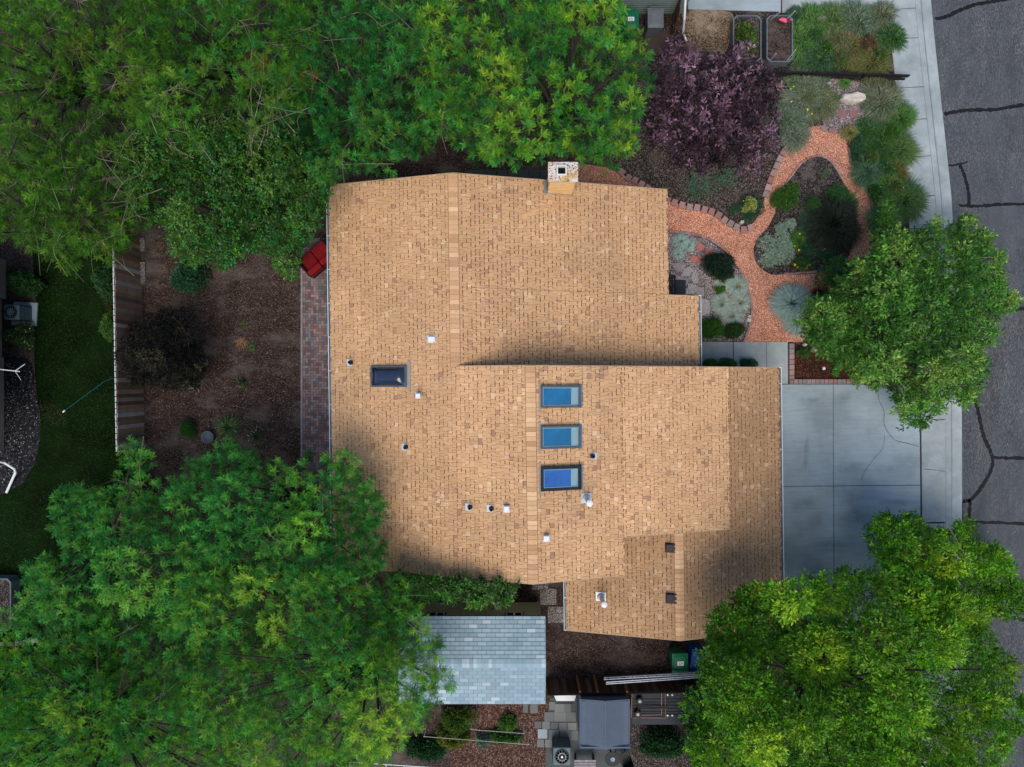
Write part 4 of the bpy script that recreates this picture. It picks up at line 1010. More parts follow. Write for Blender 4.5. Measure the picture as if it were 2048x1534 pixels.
        L = ll * rg.uniform(0.75, 1.2, len(ii)) * (1 - 0.25 * t)
        T, li = locust_leaves(rg, O, A, L, L * 0.27)
        col = sc[ii[li]] * (rg.uniform(0.65, 1.35, len(ii)) * (0.8 + 0.45 * t))[li][:, None] * rg.uniform(0.92, 1.08, (len(li), 1))
        np_mesh('crown', T, 3, np.clip(col, 0, 1), M[mat], root)
    else:
        nlv = 12 if style == 'oval' else 13; ll = llen or 0.10; shoot = ll * 2.0
        ii = np.repeat(np.arange(n), nlv); j = np.tile(np.arange(nlv), n); t = (j + 0.5) / nlv
        dd = nrm(d + rg.normal(0, 0.35, d.shape))[ii]
        e1 = nrm(np.cross(dd, np.array([0.31, 0.95, 0.05]))); e2 = np.cross(dd, e1)
        ph = j * 2.399 + rg.uniform(0, 6.28, n)[ii]; th = R(75) - t * R(40)
        A = nrm(dd * np.cos(th)[:, None] + (e1 * np.cos(ph)[:, None] + e2 * np.sin(ph)[:, None]) * np.sin(th)[:, None])
        O = Cc[ii] + dd * ((t - 0.3) * shoot)[:, None] + rg.normal(0, ll * 0.25, (len(ii), 3))
        L = ll * rg.uniform(0.7, 1.25, len(ii))
        T, li = oval_leaves(rg, O, A, L, 0.40 if style == 'lance' else 0.5)
        col = sc[ii[li]] * rg.uniform(0.65, 1.45, (len(li), 1))
        np_mesh('crown', T, 4, np.clip(col, 0, 1), M['glossleaf' if mat == 'leaf' else mat], root)
    return root

G1 = [(0.078, 0.2795, 0.02), (0.108, 0.338, 0.024), (0.0504, 0.208, 0.02), (0.144, 0.377, 0.028)]       # yellow-green locust
G2 = [(0.0325, 0.2277, 0.0462), (0.05, 0.2967, 0.0546), (0.02, 0.149, 0.0357), (0.075, 0.345, 0.0546)]       # blue-green locust
G3 = [(0.1027, 0.348, 0.01), (0.1467, 0.435, 0.0125), (0.0783, 0.2755, 0.01)]
G4 = [(0.0702, 0.253, 0.0314), (0.1053, 0.33, 0.0398), (0.0527, 0.198, 0.0294), (0.1491, 0.374, 0.063)]
TIP = (0.36, 0.52, 0.030)
Gd = [(0.0512, 0.1858, 0.0174), (0.0678, 0.2295, 0.0206), (0.0421, 0.1531, 0.0159), (0.0902, 0.2514, 0.019)]

tree('locust_tree', 'dull green locust tree in the upper left corner with bare twigs showing', [(-90, -90), (300, -90), (345, 130), (300, 250), (250, 330), (130, 370), (-90, 340)], 7.5, 5.0, 'locust', 101, Gd, 1.0, twigs=60, tip=(0.17, 0.25, 0.025), holes=0.15)
tree('locust_tree', 'dull green locust tree whose lower edge overhangs the dark lawn', [(-90, 310), (150, 335), (260, 350), (300, 440), (285, 455), (250, 500), (236, 528), (205, 515), (185, 490), (160, 520), (143, 552), (128, 535), (100, 500), (60, 508), (30, 480), (-90, 500)], 6.2, 4.2, 'locust', 102, Gd, 1.0, twigs=45, tip=(0.17, 0.24, 0.025), holes=0.1)
tree('locust_tree', 'green locust tree at the top edge with pale criss-cross twigs', [(270, -90), (610, -90), (640, 120), (590, 240), (470, 290), (330, 300), (270, 210)], 8.0, 5.4, 'locust', 103, Gd[:2] + G2[:1] + Gd[3:], 1.0, twigs=60, tip=(0.18, 0.28, 0.03), holes=0.18)
tree('locust_tree', 'deep green locust tree above the roof corner, between dull and bright ones', [(575, -90), (860, -90), (890, 100), (860, 260), (862, 295), (835, 320), (812, 300), (780, 350), (765, 335), (735, 345), (712, 315), (690, 350), (660, 372), (625, 350), (590, 265)], 7.6, 4.6, 'locust', 104, G2[:3] + Gd[:1], 1.05, twigs=26, tip=(0.13, 0.27, 0.03), holes=0.12)
tree('locust_tree', 'bright yellow-green locust tree beside the chimney', [(835, -90), (1225, -90), (1246, 20), (1262, 60), (1288, 95), (1282, 130), (1297, 160), (1284, 200), (1262, 225), (1281, 258), (1272, 285), (1240, 310), (1225, 335), (1205, 345), (1185, 320), (1150, 308), (1120, 312), (1085, 300), (1062, 330), (1040, 335), (1015, 312), (990, 325), (965, 322), (945, 330), (935, 300), (905, 280), (850, 260), (850, 120)], 8.6, 4.8, 'locust', 105, G2 + G1[:2], 1.15, twigs=4, tip=TIP, holes=0.05)
tree('blossom_tree', 'small leaved tree dotted with pale blossom over the brown yard', [(235, 265), (330, 225), (480, 240), (575, 265), (640, 340), (658, 380), (645, 440), (620, 462), (608, 500), (598, 548), (582, 566), (562, 535), (520, 495), (478, 505), (462, 545), (440, 542), (420, 520), (390, 535), (350, 500), (330, 480), (345, 450), (300, 445), (262, 400)], 5.4, 3.0, 'oval', 106, Gd[:2] + G2[:1] + [(0.065, 0.155, 0.03), (0.05, 0.15, 0.035)], 0.95, llen=0.10, lobe=(0.45, 0.85), tip=(0.14, 0.25, 0.05), group=None)
# lower left mass
tree('locust_tree', 'blue-green locust tree leaning over the black gate', [(120, 985), (180, 970), (238, 985), (240, 930), (262, 885), (288, 880), (300, 920), (298, 960), (325, 1000), (330, 1060), (400, 1090), (425, 1170), (380, 1250), (300, 1290), (190, 1270), (90, 1290), (5, 1255), (10, 1220), (55, 1205), (40, 1150), (75, 1115), (140, 1120), (110, 1050)], 7.0, 4.0, 'locust', 107, G2 + G1[:1], 1.05, twigs=8, tip=(0.20, 0.42, 0.06), holes=0.1)
tree('locust_tree', 'fresh green locust tree reaching over the patio and the left roof edge', [(335, 975), (385, 930), (430, 910), (440, 885), (490, 880), (530, 930), (560, 915), (585, 945), (605, 905), (622, 900), (626, 950), (648, 960), (664, 900), (690, 900), (735, 940), (745, 985), (765, 1010), (760, 1050), (775, 1100), (762, 1140), (700, 1160), (620, 1180), (500, 1170), (420, 1160), (355, 1090)], 6.6, 4.3, 'locust', 108, G2, 1.1, twigs=6, tip=(0.22, 0.50, 0.05), holes=0.08)
tree('locust_tree', 'tall yellow-green locust tree overhanging the grey shed roof', [(400, 1150), (560, 1140), (720, 1150), (762, 1175), (800, 1165), (868, 1195), (862, 1212), (835, 1222), (855, 1250), (838, 1270), (862, 1280), (885, 1275), (882, 1295), (868, 1310), (872, 1325), (908, 1360), (885, 1375), (865, 1385), (868, 1408), (850, 1440), (800, 1470), (780, 1510), (700, 1545), (560, 1580), (450, 1500), (350, 1390), (340, 1260)], 7.4, 4.4, 'locust', 109, G2 + G1[:2], 1.1, twigs=14, tip=(0.28, 0.45, 0.045), holes=0.12)
tree('locust_tree', 'mid-green locust tree filling the lower left corner', [(-90, 1290), (20, 1275), (60, 1310), (150, 1270), (290, 1275), (360, 1350), (430, 1480), (560, 1570), (560, 1640), (-90, 1640)], 7.2, 4.6, 'locust', 110, G2[:2] + G1[:2], 1.05, twigs=8, tip=(0.20, 0.32, 0.03), holes=0.12)
# street side trees
tree('street_tree', 'loose mid-green tree hanging over the sidewalk and road', [(1605, 640), (1620, 600), (1660, 590), (1690, 545), (1740, 505), (1752, 450), (1765, 405), (1782, 405), (1785, 450), (1812, 470), (1850, 455), (1870, 440), (1900, 460), (1925, 430), (1938, 425), (1945, 465), (1985, 470), (1982, 500), (2012, 525), (2000, 570), (2040, 610), (2030, 622), (1995, 635), (1998, 670), (1985, 680), (1960, 700), (1970, 745), (1955, 760), (1955, 800), (1930, 815), (1915, 790), (1880, 800), (1875, 830), (1855, 825), (1845, 850), (1808, 855), (1800, 830), (1785, 820), (1790, 785), (1760, 770), (1735, 775), (1715, 755), (1690, 735), (1655, 720), (1640, 690), (1615, 690)], 5.6, 2.7, 'lance', 111, G4, 0.85, llen=0.125, lobe=(0.35, 0.7), tip=(0.30, 0.44, 0.10), base=P(1665, 655)[:2], twigs=14, holes=0.15, lobes_sp=1.45, fill=0.7, rough=1.5)
tree('street_tree', 'dark green tree crown reaching up over the driveway edge and road', [(1745, 1100), (1738, 1060), (1750, 1030), (1775, 1025), (1800, 1035), (1830, 1022), (1850, 1060), (1890, 1060), (1920, 1045), (1935, 1040), (1945, 1075), (1975, 1100), (2005, 1085), (2015, 1125), (2030, 1160), (2052, 1180), (2040, 1220), (2005, 1240), (1990, 1210), (1960, 1260), (1900, 1270), (1800, 1200)], 5.6, 3.4, 'lance', 112, G3, 0.9, llen=0.12, lobe=(0.45, 0.8), tip=(0.26, 0.38, 0.02), base=P(1775, 1195)[:2], twigs=5, holes=0.1)
tree('street_tree', 'broad yellow-green tree beside the garage, lower right', [(1385, 1640), (1392, 1540), (1382, 1500), (1400, 1460), (1388, 1400), (1402, 1370), (1385, 1340), (1405, 1310), (1425, 1280), (1415, 1250), (1440, 1215), (1470, 1200), (1465, 1180), (1520, 1170), (1560, 1170), (1600, 1160), (1640, 1150), (1670, 1165), (1678, 1120), (1700, 1150), (1750, 1140), (1830, 1160), (1900, 1190), (1960, 1235), (1985, 1290), (2000, 1310), (2030, 1330), (2015, 1370), (2050, 1400), (2040, 1450), (2010, 1500), (2010, 1640)], 7.6, 4.0, 'lance', 113, G3 + G1[:1], 1.05, llen=0.115, lobe=(0.6, 1.05), tip=(0.34, 0.50, 0.03), base=(10.6, -10.3), twigs=10, holes=0.1, fill=0.8, lobes_sp=1.6)
M['purplebark'] = plain('purple_bark', (0.07, 0.045, 0.045), 0.9, 0.3, 9)
tree('plum_tree', 'dark purple leaved tree between the neighbour planters and the path', [(1322, 160), (1335, 85), (1360, 72), (1395, 105), (1450, 118), (1480, 80), (1500, 110), (1540, 150), (1560, 190), (1548, 240), (1560, 285), (1520, 320), (1530, 345), (1470, 340), (1430, 320), (1400, 350), (1350, 320), (1345, 280), (1300, 290), (1290, 250), (1300, 200), (1285, 170)], 3.9, 1.7, 'lance', 114,
     [(0.030, 0.012, 0.022), (0.050, 0.020, 0.036), (0.020, 0.010, 0.016), (0.11, 0.05, 0.08)], 0.27, llen=0.15, lobe=(0.25, 0.55), tip=(0.38, 0.22, 0.34), base=P(1418, 335)[:2], mat='purple', twigs=26, bark='purplebark', fill=0.25, lobes_sp=1.2, holes=0.2)  # pale mauve tip colour paints the highlights on the leaves
tree('smoke_bush', 'dusky sparse dark grey-green small tree beside the weathered fence', [(235, 720), (250, 660), (290, 640), (330, 615), (370, 640), (395, 690), (410, 730), (400, 775), (345, 780), (300, 765), (262, 775)], 3.0, 2.0, 'lance', 115,
     [(0.014, 0.018, 0.016), (0.024, 0.026, 0.024), (0.010, 0.013, 0.012), (0.030, 0.028, 0.025)], 1.1, llen=0.085, lobe=(0.3, 0.5), tip=(0.07, 0.07, 0.025), base=P(400, 700)[:2], bark='purplebark', fill=1.2, mat='smoke')
tree('young_tree', 'leafy small tree squeezed between the house and the shed', [(770, 1148), (800, 1150), (860, 1156), (950, 1160), (1035, 1166), (1020, 1190), (1012, 1205), (1002, 1212), (985, 1195), (962, 1210), (945, 1205), (925, 1190), (905, 1196), (880, 1188), (850, 1180), (820, 1180), (780, 1170)], 2.5, 1.6, 'lance', 116, G4[:2] + [(0.09, 0.17, 0.06), (0.05, 0.12, 0.03)], 1.2, llen=0.13, lobe=(0.3, 0.5), tip=(0.2, 0.3, 0.08), base=(-1.4, -7.4))

# ------------------------------------------------------------------ small plants
def bush(name, label, px, py, rpx, hgt, cols, seed, llen=0.05, n=700, cat='bush', squash=1.0, rot=0, group=None, style='oval', mat='leaf', lumps=7, flowers=None, tip=None):
    rg = np.random.default_rng(seed); zc = hgt * 0.5
    cx, cy, _ = P(px, py, hgt * 0.55); s = (H - hgt * 0.7) / F; r = rpx * s
    root = thing(name, label, cat, (cx, cy, 0), group=group)
    g = MB(); rn = random.Random(seed)
    for k in range(5):
        a = k * 1.26 + rn.uniform(-.3, .3); g.tube([(cx, cy, 0), (cx + math.cos(a) * r * .5, cy + math.sin(a) * r * .5 * squash, hgt * 0.55)], [0.012, 0.005], 4)
    g.build('stems', M['bark'], root)
    # lumps
    la = rg.uniform(0, 6.28, lumps); lrad = np.sqrt(rg.uniform(0, 1, lumps)) * 0.6
    lcx = np.concatenate([[0], np.cos(la) * lrad]); lcy = np.concatenate([[0], np.sin(la) * lrad]); lr = np.concatenate([[0.72], rg.uniform(0.3, 0.48, lumps)])
    i = rg.integers(0, lumps + 1, n); d = nrm(rg.normal(0, 1, (n, 3)) + np.array([0, 0, 0.5])); d[:, 2] = np.abs(d[:, 2])
    rr = lr[i] * rg.uniform(0.55, 1.05, n)
    X = lcx[i] + d[:, 0] * rr; Y = lcy[i] + d[:, 1] * rr
    Z = np.clip(1 - (X ** 2 + Y ** 2) * 0.75, 0.12, 1) * hgt * (0.55 + 0.45 * d[:, 2]) * rg.uniform(0.75, 1.05, n)
    ca, sa = math.cos(rot), math.sin(rot); Ys = Y * squash
    C3 = np.stack([cx + (X * ca - Ys * sa) * r, cy + (X * sa + Ys * ca) * r, Z], 1)
    nl = 6; ii = np.repeat(np.arange(n), nl); dd = nrm(d + rg.normal(0, 0.3, d.shape))[ii]
    A = nrm(dd + rg.normal(0, 0.75, dd.shape)); O = C3[ii] + rg.normal(0, llen * 0.4, (len(ii), 3)); L = llen * rg.uniform(0.7, 1.3, len(ii))
    T, li = oval_leaves(rg, O, A, L, 0.28 if style == 'lance' else 0.5)
    T[..., 2] = np.maximum(T[..., 2], 0.01)
    sc = pal(rg, n, cols) * rg.uniform(0.75, 1.25, (n, 1))
    if tip is not None: q = (rg.random(n) < 0.25) & (d[:, 2] > 0.4); sc[q] = np.array(tip) * rg.uniform(0.8, 1.2, (q.sum(), 1))
    np_mesh('foliage', T, 4, np.clip(sc[ii] * rg.uniform(0.85, 1.15, (len(ii), 1)), 0, 1), M[mat], root)
    if flowers:
        fc, fn, fr = flowers; k = rg.choice(n, fn); flower_heads(rg, root, C3[k] + np.array([0, 0, 0.03]), fc, fr)
    return root
def flower_heads(rg, root, pts, col, fr):
    n = len(pts); np_ = 6; a = np.arange(np_) * 2 * math.pi / np_; V = np.zeros((n, np_, 3))
    rr = fr * rg.uniform(0.7, 1.2, n); tl = rg.normal(0, 0.25, (n, 2))
    for k in range(np_):
        V[:, k, 0] = pts[:, 0] + np.cos(a[k]) * rr; V[:, k, 1] = pts[:, 1] + np.sin(a[k]) * rr; V[:, k, 2] = pts[:, 2] + (np.cos(a[k]) * tl[:, 0] + np.sin(a[k]) * tl[:, 1]) * rr
    np_mesh('flowers', V, np_, pal(rg, n, col if isinstance(col, list) else [col]), M['petal'], root)

def tuft(name, label, px, py, rpx, hgt, cols, seed, n=420, wd=0.008, cat='grass tuft', squash=1.0, group=None, droop=0.9, core=0.12, tipcol=None, wild=0.1, lean=(0, 0), flowers=None, corecol=None):
    """blades radiating from a crown, arching over; rooted in a loose core"""
    rg = np.random.default_rng(seed); cx, cy, _ = P(px, py, hgt * 0.3); r = rpx * (H - hgt * 0.4) / F
    root = thing(name, label, cat, (cx, cy, 0), group=group)
    a = rg.uniform(0, 6.283, n); l = r * (1 - 0.75 * rg.random(n) ** 1.6) * (1 + (0.22 * np.sin(a * 3 + rg.uniform(0, 6)) + 0.15 * np.sin(a * 5 + rg.uniform(0, 6)) if wild > 0.2 else 0)) ; hh = hgt * rg.uniform(0.55, 1.0, n) * (1.15 - 0.6 * l / r)
    c0 = core * r * np.sqrt(rg.random(n)); O = np.stack([cx + np.cos(a) * c0, cy + np.sin(a) * c0 * squash, np.full(n, 0.01)], 1)
    a2 = a + rg.normal(0, wild, n); dx = np.cos(a2); dy = np.sin(a2) * squash
    side = np.stack([-np.sin(a2), np.cos(a2), rg.normal(0, 0.25, n)], 1)
    segs = []
    ts = [0, 0.4, 0.75, 1.0]
    pts = []
    for t in ts:
        hr = l * (t ** 1.25); hz = hh * (1 - (1 - min(t * 1.45, 1.45) ) ** 2) if True else 0
        hz = hh * (t * 2.0 - t * t * (1.0 + droop * 0.55))
        pts.append(O + np.stack([dx * hr + lean[0] * hr, dy * hr + lean[1] * hr, np.maximum(hz, 0.0)], 1))
    ws = [wd, wd * 1.05, wd * 0.7, wd * 0.12]
    base = pal(rg, n, cols) * rg.uniform(0.75, 1.25, (n, 1)); VV = []; CC = []
    for k in range(3):
        p, q = pts[k], pts[k + 1]
        VV.append(np.stack([p - side * ws[k], p + side * ws[k], q + side * ws[k + 1], q - side * ws[k + 1]], 1))
        CC.append(base * 0.35 + np.array(corecol) * 0.65 if (corecol is not None and k == 0) else base if (tipcol is None or k < 2) else base * 0.5 + np.array(tipcol) * 0.5)
    np_mesh('blades', np.concatenate(VV), 4, np.clip(np.concatenate(CC), 0, 1), M['blade'], root)
    if flowers:
        fc, fn, fr = flowers; k = rg.choice(n, fn); flower_heads(rg, root, pts[2][k] + np.array([0, 0, 0.05]), fc, fr)
    return root

BL = [(0.26, 0.403, 0.4125), (0.338, 0.481, 0.4875), (0.195, 0.325, 0.3375), (0.429, 0.546, 0.525)]
SV = [(0.338, 0.442, 0.39), (0.442, 0.546, 0.494), (0.234, 0.338, 0.286), (0.572, 0.65, 0.598), (0.286, 0.416, 0.429)]
GR = [(0.064, 0.168, 0.0308), (0.088, 0.216, 0.0364), (0.0448, 0.128, 0.028)]
OL = [(0.10, 0.14, 0.055), (0.14, 0.17, 0.075), (0.07, 0.11, 0.045), (0.19, 0.20, 0.11)]
SG = [(0.13, 0.17, 0.12), (0.17, 0.21, 0.15), (0.09, 0.13, 0.09), (0.24, 0.26, 0.19)]
DG = [(0.0216, 0.081, 0.03), (0.0324, 0.108, 0.042), (0.0144, 0.054, 0.021)]
BG = [(0.048, 0.136, 0.0715), (0.072, 0.184, 0.0975), (0.032, 0.096, 0.0546)]
# blue and straw tufts by the path
tuft('blue_oat_grass', 'large spiky blue-green grass clump beside the red gravel path', 1584, 606, 45, 0.85, BL, 1, 1500, 0.009, squash=0.9, tipcol=(0.30, 0.40, 0.40))
tuft('blue_oat_grass', 'second spiky blue-green clump below the largest one, touching the street tree', 1598, 640, 36, 0.6, BL, 2, 800, 0.009)
for i, (x, y, r, lb) in enumerate([(1447, 562, 18, 'topmost'), (1475, 572, 22, 'on the right'), (1443, 607, 22, 'left, roundest and palest'), (1481, 604, 20, 'rightmost, touching the thin bricks'), (1464, 632, 21, 'lowest, above the dark green shrub')]):
    tuft('fescue_tuft', 'pale blue fescue tuft %s beside the dark shrub' % lb, x, y, r, 0.30, BL[1:] + [(0.38, 0.42, 0.36)], 10 + i, 800, 0.005, group='blue fescue tufts by the flagstones', tipcol=(0.42, 0.44, 0.38), core=0.3, corecol=(0.40, 0.30, 0.14) if i != 2 else (0.32, 0.28, 0.16))
tuft('fescue_tuft', 'grey-blue grass tuft at the roof corner', 1362, 482, 19, 0.28, BL, 20, 500, 0.005); tuft('fescue_tuft', 'grey-blue grass tuft right of the one at the roof corner', 1378, 490, 15, 0.25, BL, 21, 380, 0.005)
tuft('fescue_tuft', 'small grey-blue tuft beside the square paver', 1357, 508, 14, 0.22, BL, 22, 300, 0.005)
bush('round_shrub', 'dense dark grey-green round shrub between square pavers and path', 1438, 530, 41, 0.75, [(0.018, 0.045, 0.028), (0.028, 0.060, 0.038), (0.012, 0.030, 0.022)], 30, 0.075, 1500, 'shrub', 0.82, style='lance')
bush('low_shrub', 'bright green low shrub between the blue tufts', 1440, 578, 13, 0.25, GR, 31, 0.04, 200, 'shrub')
bush('clipped_shrub', 'bright glossy green shrub beside the gutter, overhanging the walk', 1426, 657, 28, 0.75, [(0.045, 0.14, 0.02), (0.06, 0.18, 0.025), (0.03, 0.10, 0.018)], 32, 0.045, 1300, 'shrub', 1.0)
bush('clipped_shrub', 'olive green shrub right of the glossy one beside the walk', 1468, 660, 30, 0.55, [(0.035, 0.09, 0.022), (0.05, 0.12, 0.028), (0.028, 0.07, 0.02)], 33, 0.045, 1100, 'shrub', 0.75, rot=0.5)
bush('silver_groundcover', 'wide silvery grey mat plant beside the island bed', 1552, 500, 47, 0.32, SV, 34, 0.035, 2600, 'plant', 0.95, rot=0.9, lumps=10)
bush('silver_groundcover', 'silvery grey mat spilling up toward the green mound', 1572, 455, 28, 0.28, SV, 35, 0.035, 1000, 'plant', 0.8, rot=0.8)
bush('green_mound', 'bright green mound with white speck flowers at the narrow part of the path', 1578, 395, 38, 0.5, GR + [(0.05, 0.15, 0.02)], 36, 0.04, 1500, 'shrub', 1.0, flowers=((0.6, 0.65, 0.45), 40, 0.012))
bush('green_mound', 'soft green mound in the middle of the island bed', 1628, 410, 26, 0.45, BG + GR, 37, 0.04, 800, 'shrub'); bush('green_mound', 'bushy green mound at the right of the island bed above the dark bush', 1675, 388, 30, 0.5, GR[:2] + BG, 38, 0.04, 900, 'shrub')
tuft('dark_grass', 'big round nearly black-green grass clump in the island bed', 1668, 447, 46, 1.0, [(0.012, 0.022, 0.012), (0.020, 0.032, 0.018), (0.03, 0.04, 0.024), (0.008, 0.014, 0.008)], 39, 2600, 0.009, core=0.5, wild=0.5)
tuft('daylily', 'fresh green strap-leaved clump with yellow blooms in the island bed', 1598, 482, 26, 0.45, [(0.06, 0.17, 0.03), (0.08, 0.21, 0.035)], 40, 260, 0.011, cat='flower clump', flowers=((0.9, 0.55, 0.02), 4, 0.035))
bush('marigold_patch', 'patch of orange and yellow flowers above the thin bricks', 1605, 525, 30, 0.35, BG + GR, 41, 0.04, 600, 'flowers', 0.6, flowers=([(0.95, 0.45, 0.02), (0.95, 0.30, 0.03), (0.9, 0.6, 0.03)], 15, 0.038))
tuft('yellow_flower', 'small yellow-orange flower at the edge of the dark grass', 1655, 502, 14, 0.4, BG, 42, 80, 0.007, cat='flower', flowers=((0.95, 0.5, 0.02), 2, 0.035))
bush('shade_shrub', 'deep green leafy shrub between the flower patch and the street tree', 1678, 540, 42, 1.3, BG + G4[:2], 43, 0.07, 1800, 'shrub', 1.0, style='lance')
bush('shade_shrub', 'dark green shrub right of the large blue grass', 1655, 605, 30, 0.9, BG + DG, 44, 0.06, 900, 'shrub')
bush('burgundy_plant', 'low dark red plant at the end of the gravel path', 1645, 585, 22, 0.3, [(0.07, 0.02, 0.022), (0.10, 0.035, 0.035), (0.04, 0.02, 0.02)], 45, 0.04, 450, 'plant')
bush('variegated_shrub', 'cream and green shrub with bluish skirt inside the path bend', 1500, 408, 17, 0.7, [(0.34, 0.40, 0.10), (0.10, 0.18, 0.05), (0.45, 0.48, 0.18)], 46, 0.05, 420, 'shrub', 1.1); 
bush('skirt_plant', 'blue-green skirt plant around the cream shrub', 1500, 415, 34, 0.3, BG + [(0.06, 0.11, 0.08)], 47, 0.035, 1100, 'plant', 0.95)
# strip by the sidewalk
ST = [(1765, 205, 36, OL + SG, 'olive bunch grass beside the pale boulder', 600), (1800, 235, 26, GR, 'bright green fine grass clump against the sidewalk below the boulder bed', 600), (1735, 262, 24, GR + DG, 'dark green clump at the top right of the looping path', 350), (1700, 265, 14, [(0.30, 0.26, 0.10), (0.22, 0.22, 0.09)], 'straw yellow clump at the top of the path loop', 260),
      (1765, 290, 40, [(0.03, 0.10, 0.015), (0.045, 0.13, 0.02), (0.02, 0.07, 0.012)], 'large deep green clump right of the path loop', 900), (1800, 300, 30, OL[:2] + GR, 'olive green arching grass touching the sidewalk', 600), (1738, 342, 30, BG + SG[:1], 'grey-green clump outside the path loop', 500),
      (1790, 345, 24, [(0.14, 0.12, 0.03), (0.09, 0.11, 0.03)], 'rusty yellow-green tuft by the sidewalk', 300), (1810, 400, 36, [(0.035, 0.11, 0.02), (0.05, 0.13, 0.025), (0.06, 0.12, 0.04)], 'arching green grass clump along the sidewalk above the street tree', 800), (1775, 375, 30, GR, 'green grass clump between path loop and sidewalk', 550),
      (1770, 440, 30, GR + BG, 'green clump under the edge of the street tree crown', 500), (1722, 312, 18, DG, 'small dark clump against the path loop', 250)]
for i, (x, y, r, c_, lb, n) in enumerate(ST): tuft('bunch_grass', lb, x, y, r, 0.55, c_, 50 + i, n * 2, 0.008, wild=0.7, core=0.65)
for i, (x, y, r, c_, lb) in enumerate([(1612, 190, 42, SG, 'sage green bunch grass with yellow daisies beside the purple tree'), (1640, 205, 30, OL, 'tawny green bunch grass left of the pebble patch'), (1572, 245, 38, SG + BG, 'grey-green clump at the lower right of the purple tree'), (1600, 165, 24, GR + SG, 'green clump touching the low black fence'), (1590, 272, 24, SG, 'grey-green clump at the upper bend of the path')]):
    tuft('bunch_grass', lb, x, y, r, 0.5, c_, 70 + i, 1300, 0.007, wild=0.8, core=0.65, flowers=((0.9, 0.75, 0.02), 9, 0.03) if i == 0 else None)
tuft('green_tuft', 'small green tuft at the foot of the low black fence', 1690, 165, 16, 0.2, GR, 80, 200, 0.008); tuft('green_tuft', 'small green tuft behind the pale boulder', 1672, 195, 10, 0.15, GR, 81, 120, 0.008)
# neighbour strip
NS = [(1600, 75, 40, GR + [(0.09, 0.2, 0.05)], 'wide strap-leaved iris clump beside the empty planter'), (1625, 45, 30, GR, 'iris clump close to the neighbour driveway'), (1665, 40, 30, GR + OL, 'green leafy clump along the neighbour driveway'), (1700, 95, 36, [(0.14, 0.13, 0.035), (0.09, 0.13, 0.035), (0.20, 0.13, 0.06)], 'rusty olive patch above the low fence'),
      (1745, 125, 34, [(0.13, 0.16, 0.04), (0.17, 0.12, 0.05), (0.09, 0.14, 0.04)], 'yellow-green and rust patch at the fence end'), (1640, 115, 34, [(0.05, 0.12, 0.045), (0.03, 0.09, 0.04)], 'deep green iris clump against the low fence'), (1715, 42, 34, BG + SG, 'grey-green lavender clump at the driveway edge'), (1765, 30, 24, OL + SG, 'olive clump where driveway meets sidewalk'),
      (1785, 75, 24, GR + DG, 'dark green clump against the sidewalk'), (1675, 75, 26, OL, 'tawny arching clump in the middle of the strip'), (1590, 30, 14, BG, 'small blue-green clump by the planter corner')]
for i, (x, y, r, c_, lb) in enumerate(NS): tuft('border_plant', lb, x, y, r, 0.55, c_, 90 + i, 900, 0.012 if 'iris' in lb else 0.009, cat='border plant', wild=0.8, core=0.65)
# corner bed and walk side
bush('corner_plant', 'light green plant in the bark bed at the walk corner', 1608, 705, 15, 0.35, [(0.09, 0.19, 0.05), (0.06, 0.14, 0.035)], 110, 0.05, 240, 'plant'); bush('corner_plant', 'small pale green plant at the right of the bark bed', 1672, 742, 13, 0.25, G4, 111, 0.045, 160, 'plant')
for i, (x, lb) in enumerate([(1418, 'leftmost'), (1455, 'middle'), (1500, 'right, greyest')]): bush('walk_shrub', 'low green shrub between walk and garage roof, %s of three' % lb, x, 727, 24, 0.45, GR + BG[:1] if i < 2 else BG, 115 + i, 0.045, 600, 'shrub', 0.5, group='low shrubs between walk and garage roof')
# brown yard
bush('yard_shrub', 'bushy deep green shrub in the brown yard below the blossom tree', 372, 556, 42, 1.0, [(0.02, 0.075, 0.035), (0.035, 0.11, 0.05), (0.05, 0.15, 0.08)], 120, 0.11, 700, 'shrub', 0.95, style='lance')
bush('yard_shrub', 'compact bright green shrub beside the grey bowl', 377, 856, 23, 0.5, [(0.045, 0.15, 0.03), (0.03, 0.11, 0.025)], 121, 0.05, 600, 'shrub')
tuft('yard_grass', 'spiky green plant with dry flower stalks right of the grey bowl', 455, 855, 30, 0.5, [(0.05, 0.12, 0.035), (0.08, 0.13, 0.05)], 122, 200, 0.009, flowers=((0.35, 0.27, 0.16), 14, 0.02)); tuft('yard_grass', 'grey-green tuft with pale seed heads above the locust crown', 513, 872, 24, 0.35, [(0.06, 0.11, 0.05), (0.04, 0.07, 0.03)], 123, 120, 0.006, flowers=((0.4, 0.36, 0.28), 22, 0.018))
bush('yard_plant', 'small pale flowering plant in the brown yard', 479, 765, 13, 0.3, [(0.06, 0.12, 0.04), (0.22, 0.27, 0.14), (0.04, 0.08, 0.03)], 124, 0.04, 180, 'plant'); tuft('yard_plant', 'small yellowing weed in the middle of the brown yard', 487, 650, 12, 0.2, [(0.06, 0.10, 0.03), (0.12, 0.12, 0.05)], 125, 60, 0.008); tuft('yard_plant', 'tiny green grass tuft beside the straw patch', 504, 695, 8, 0.2, GR, 126, 120, 0.006)
tuft('straw_patch', 'small patch of dry straw in the brown yard', 483, 686, 12, 0.08, [(0.38, 0.22, 0.12), (0.28, 0.16, 0.09)], 127, 90, 0.005, wild=1.5, core=0.8)
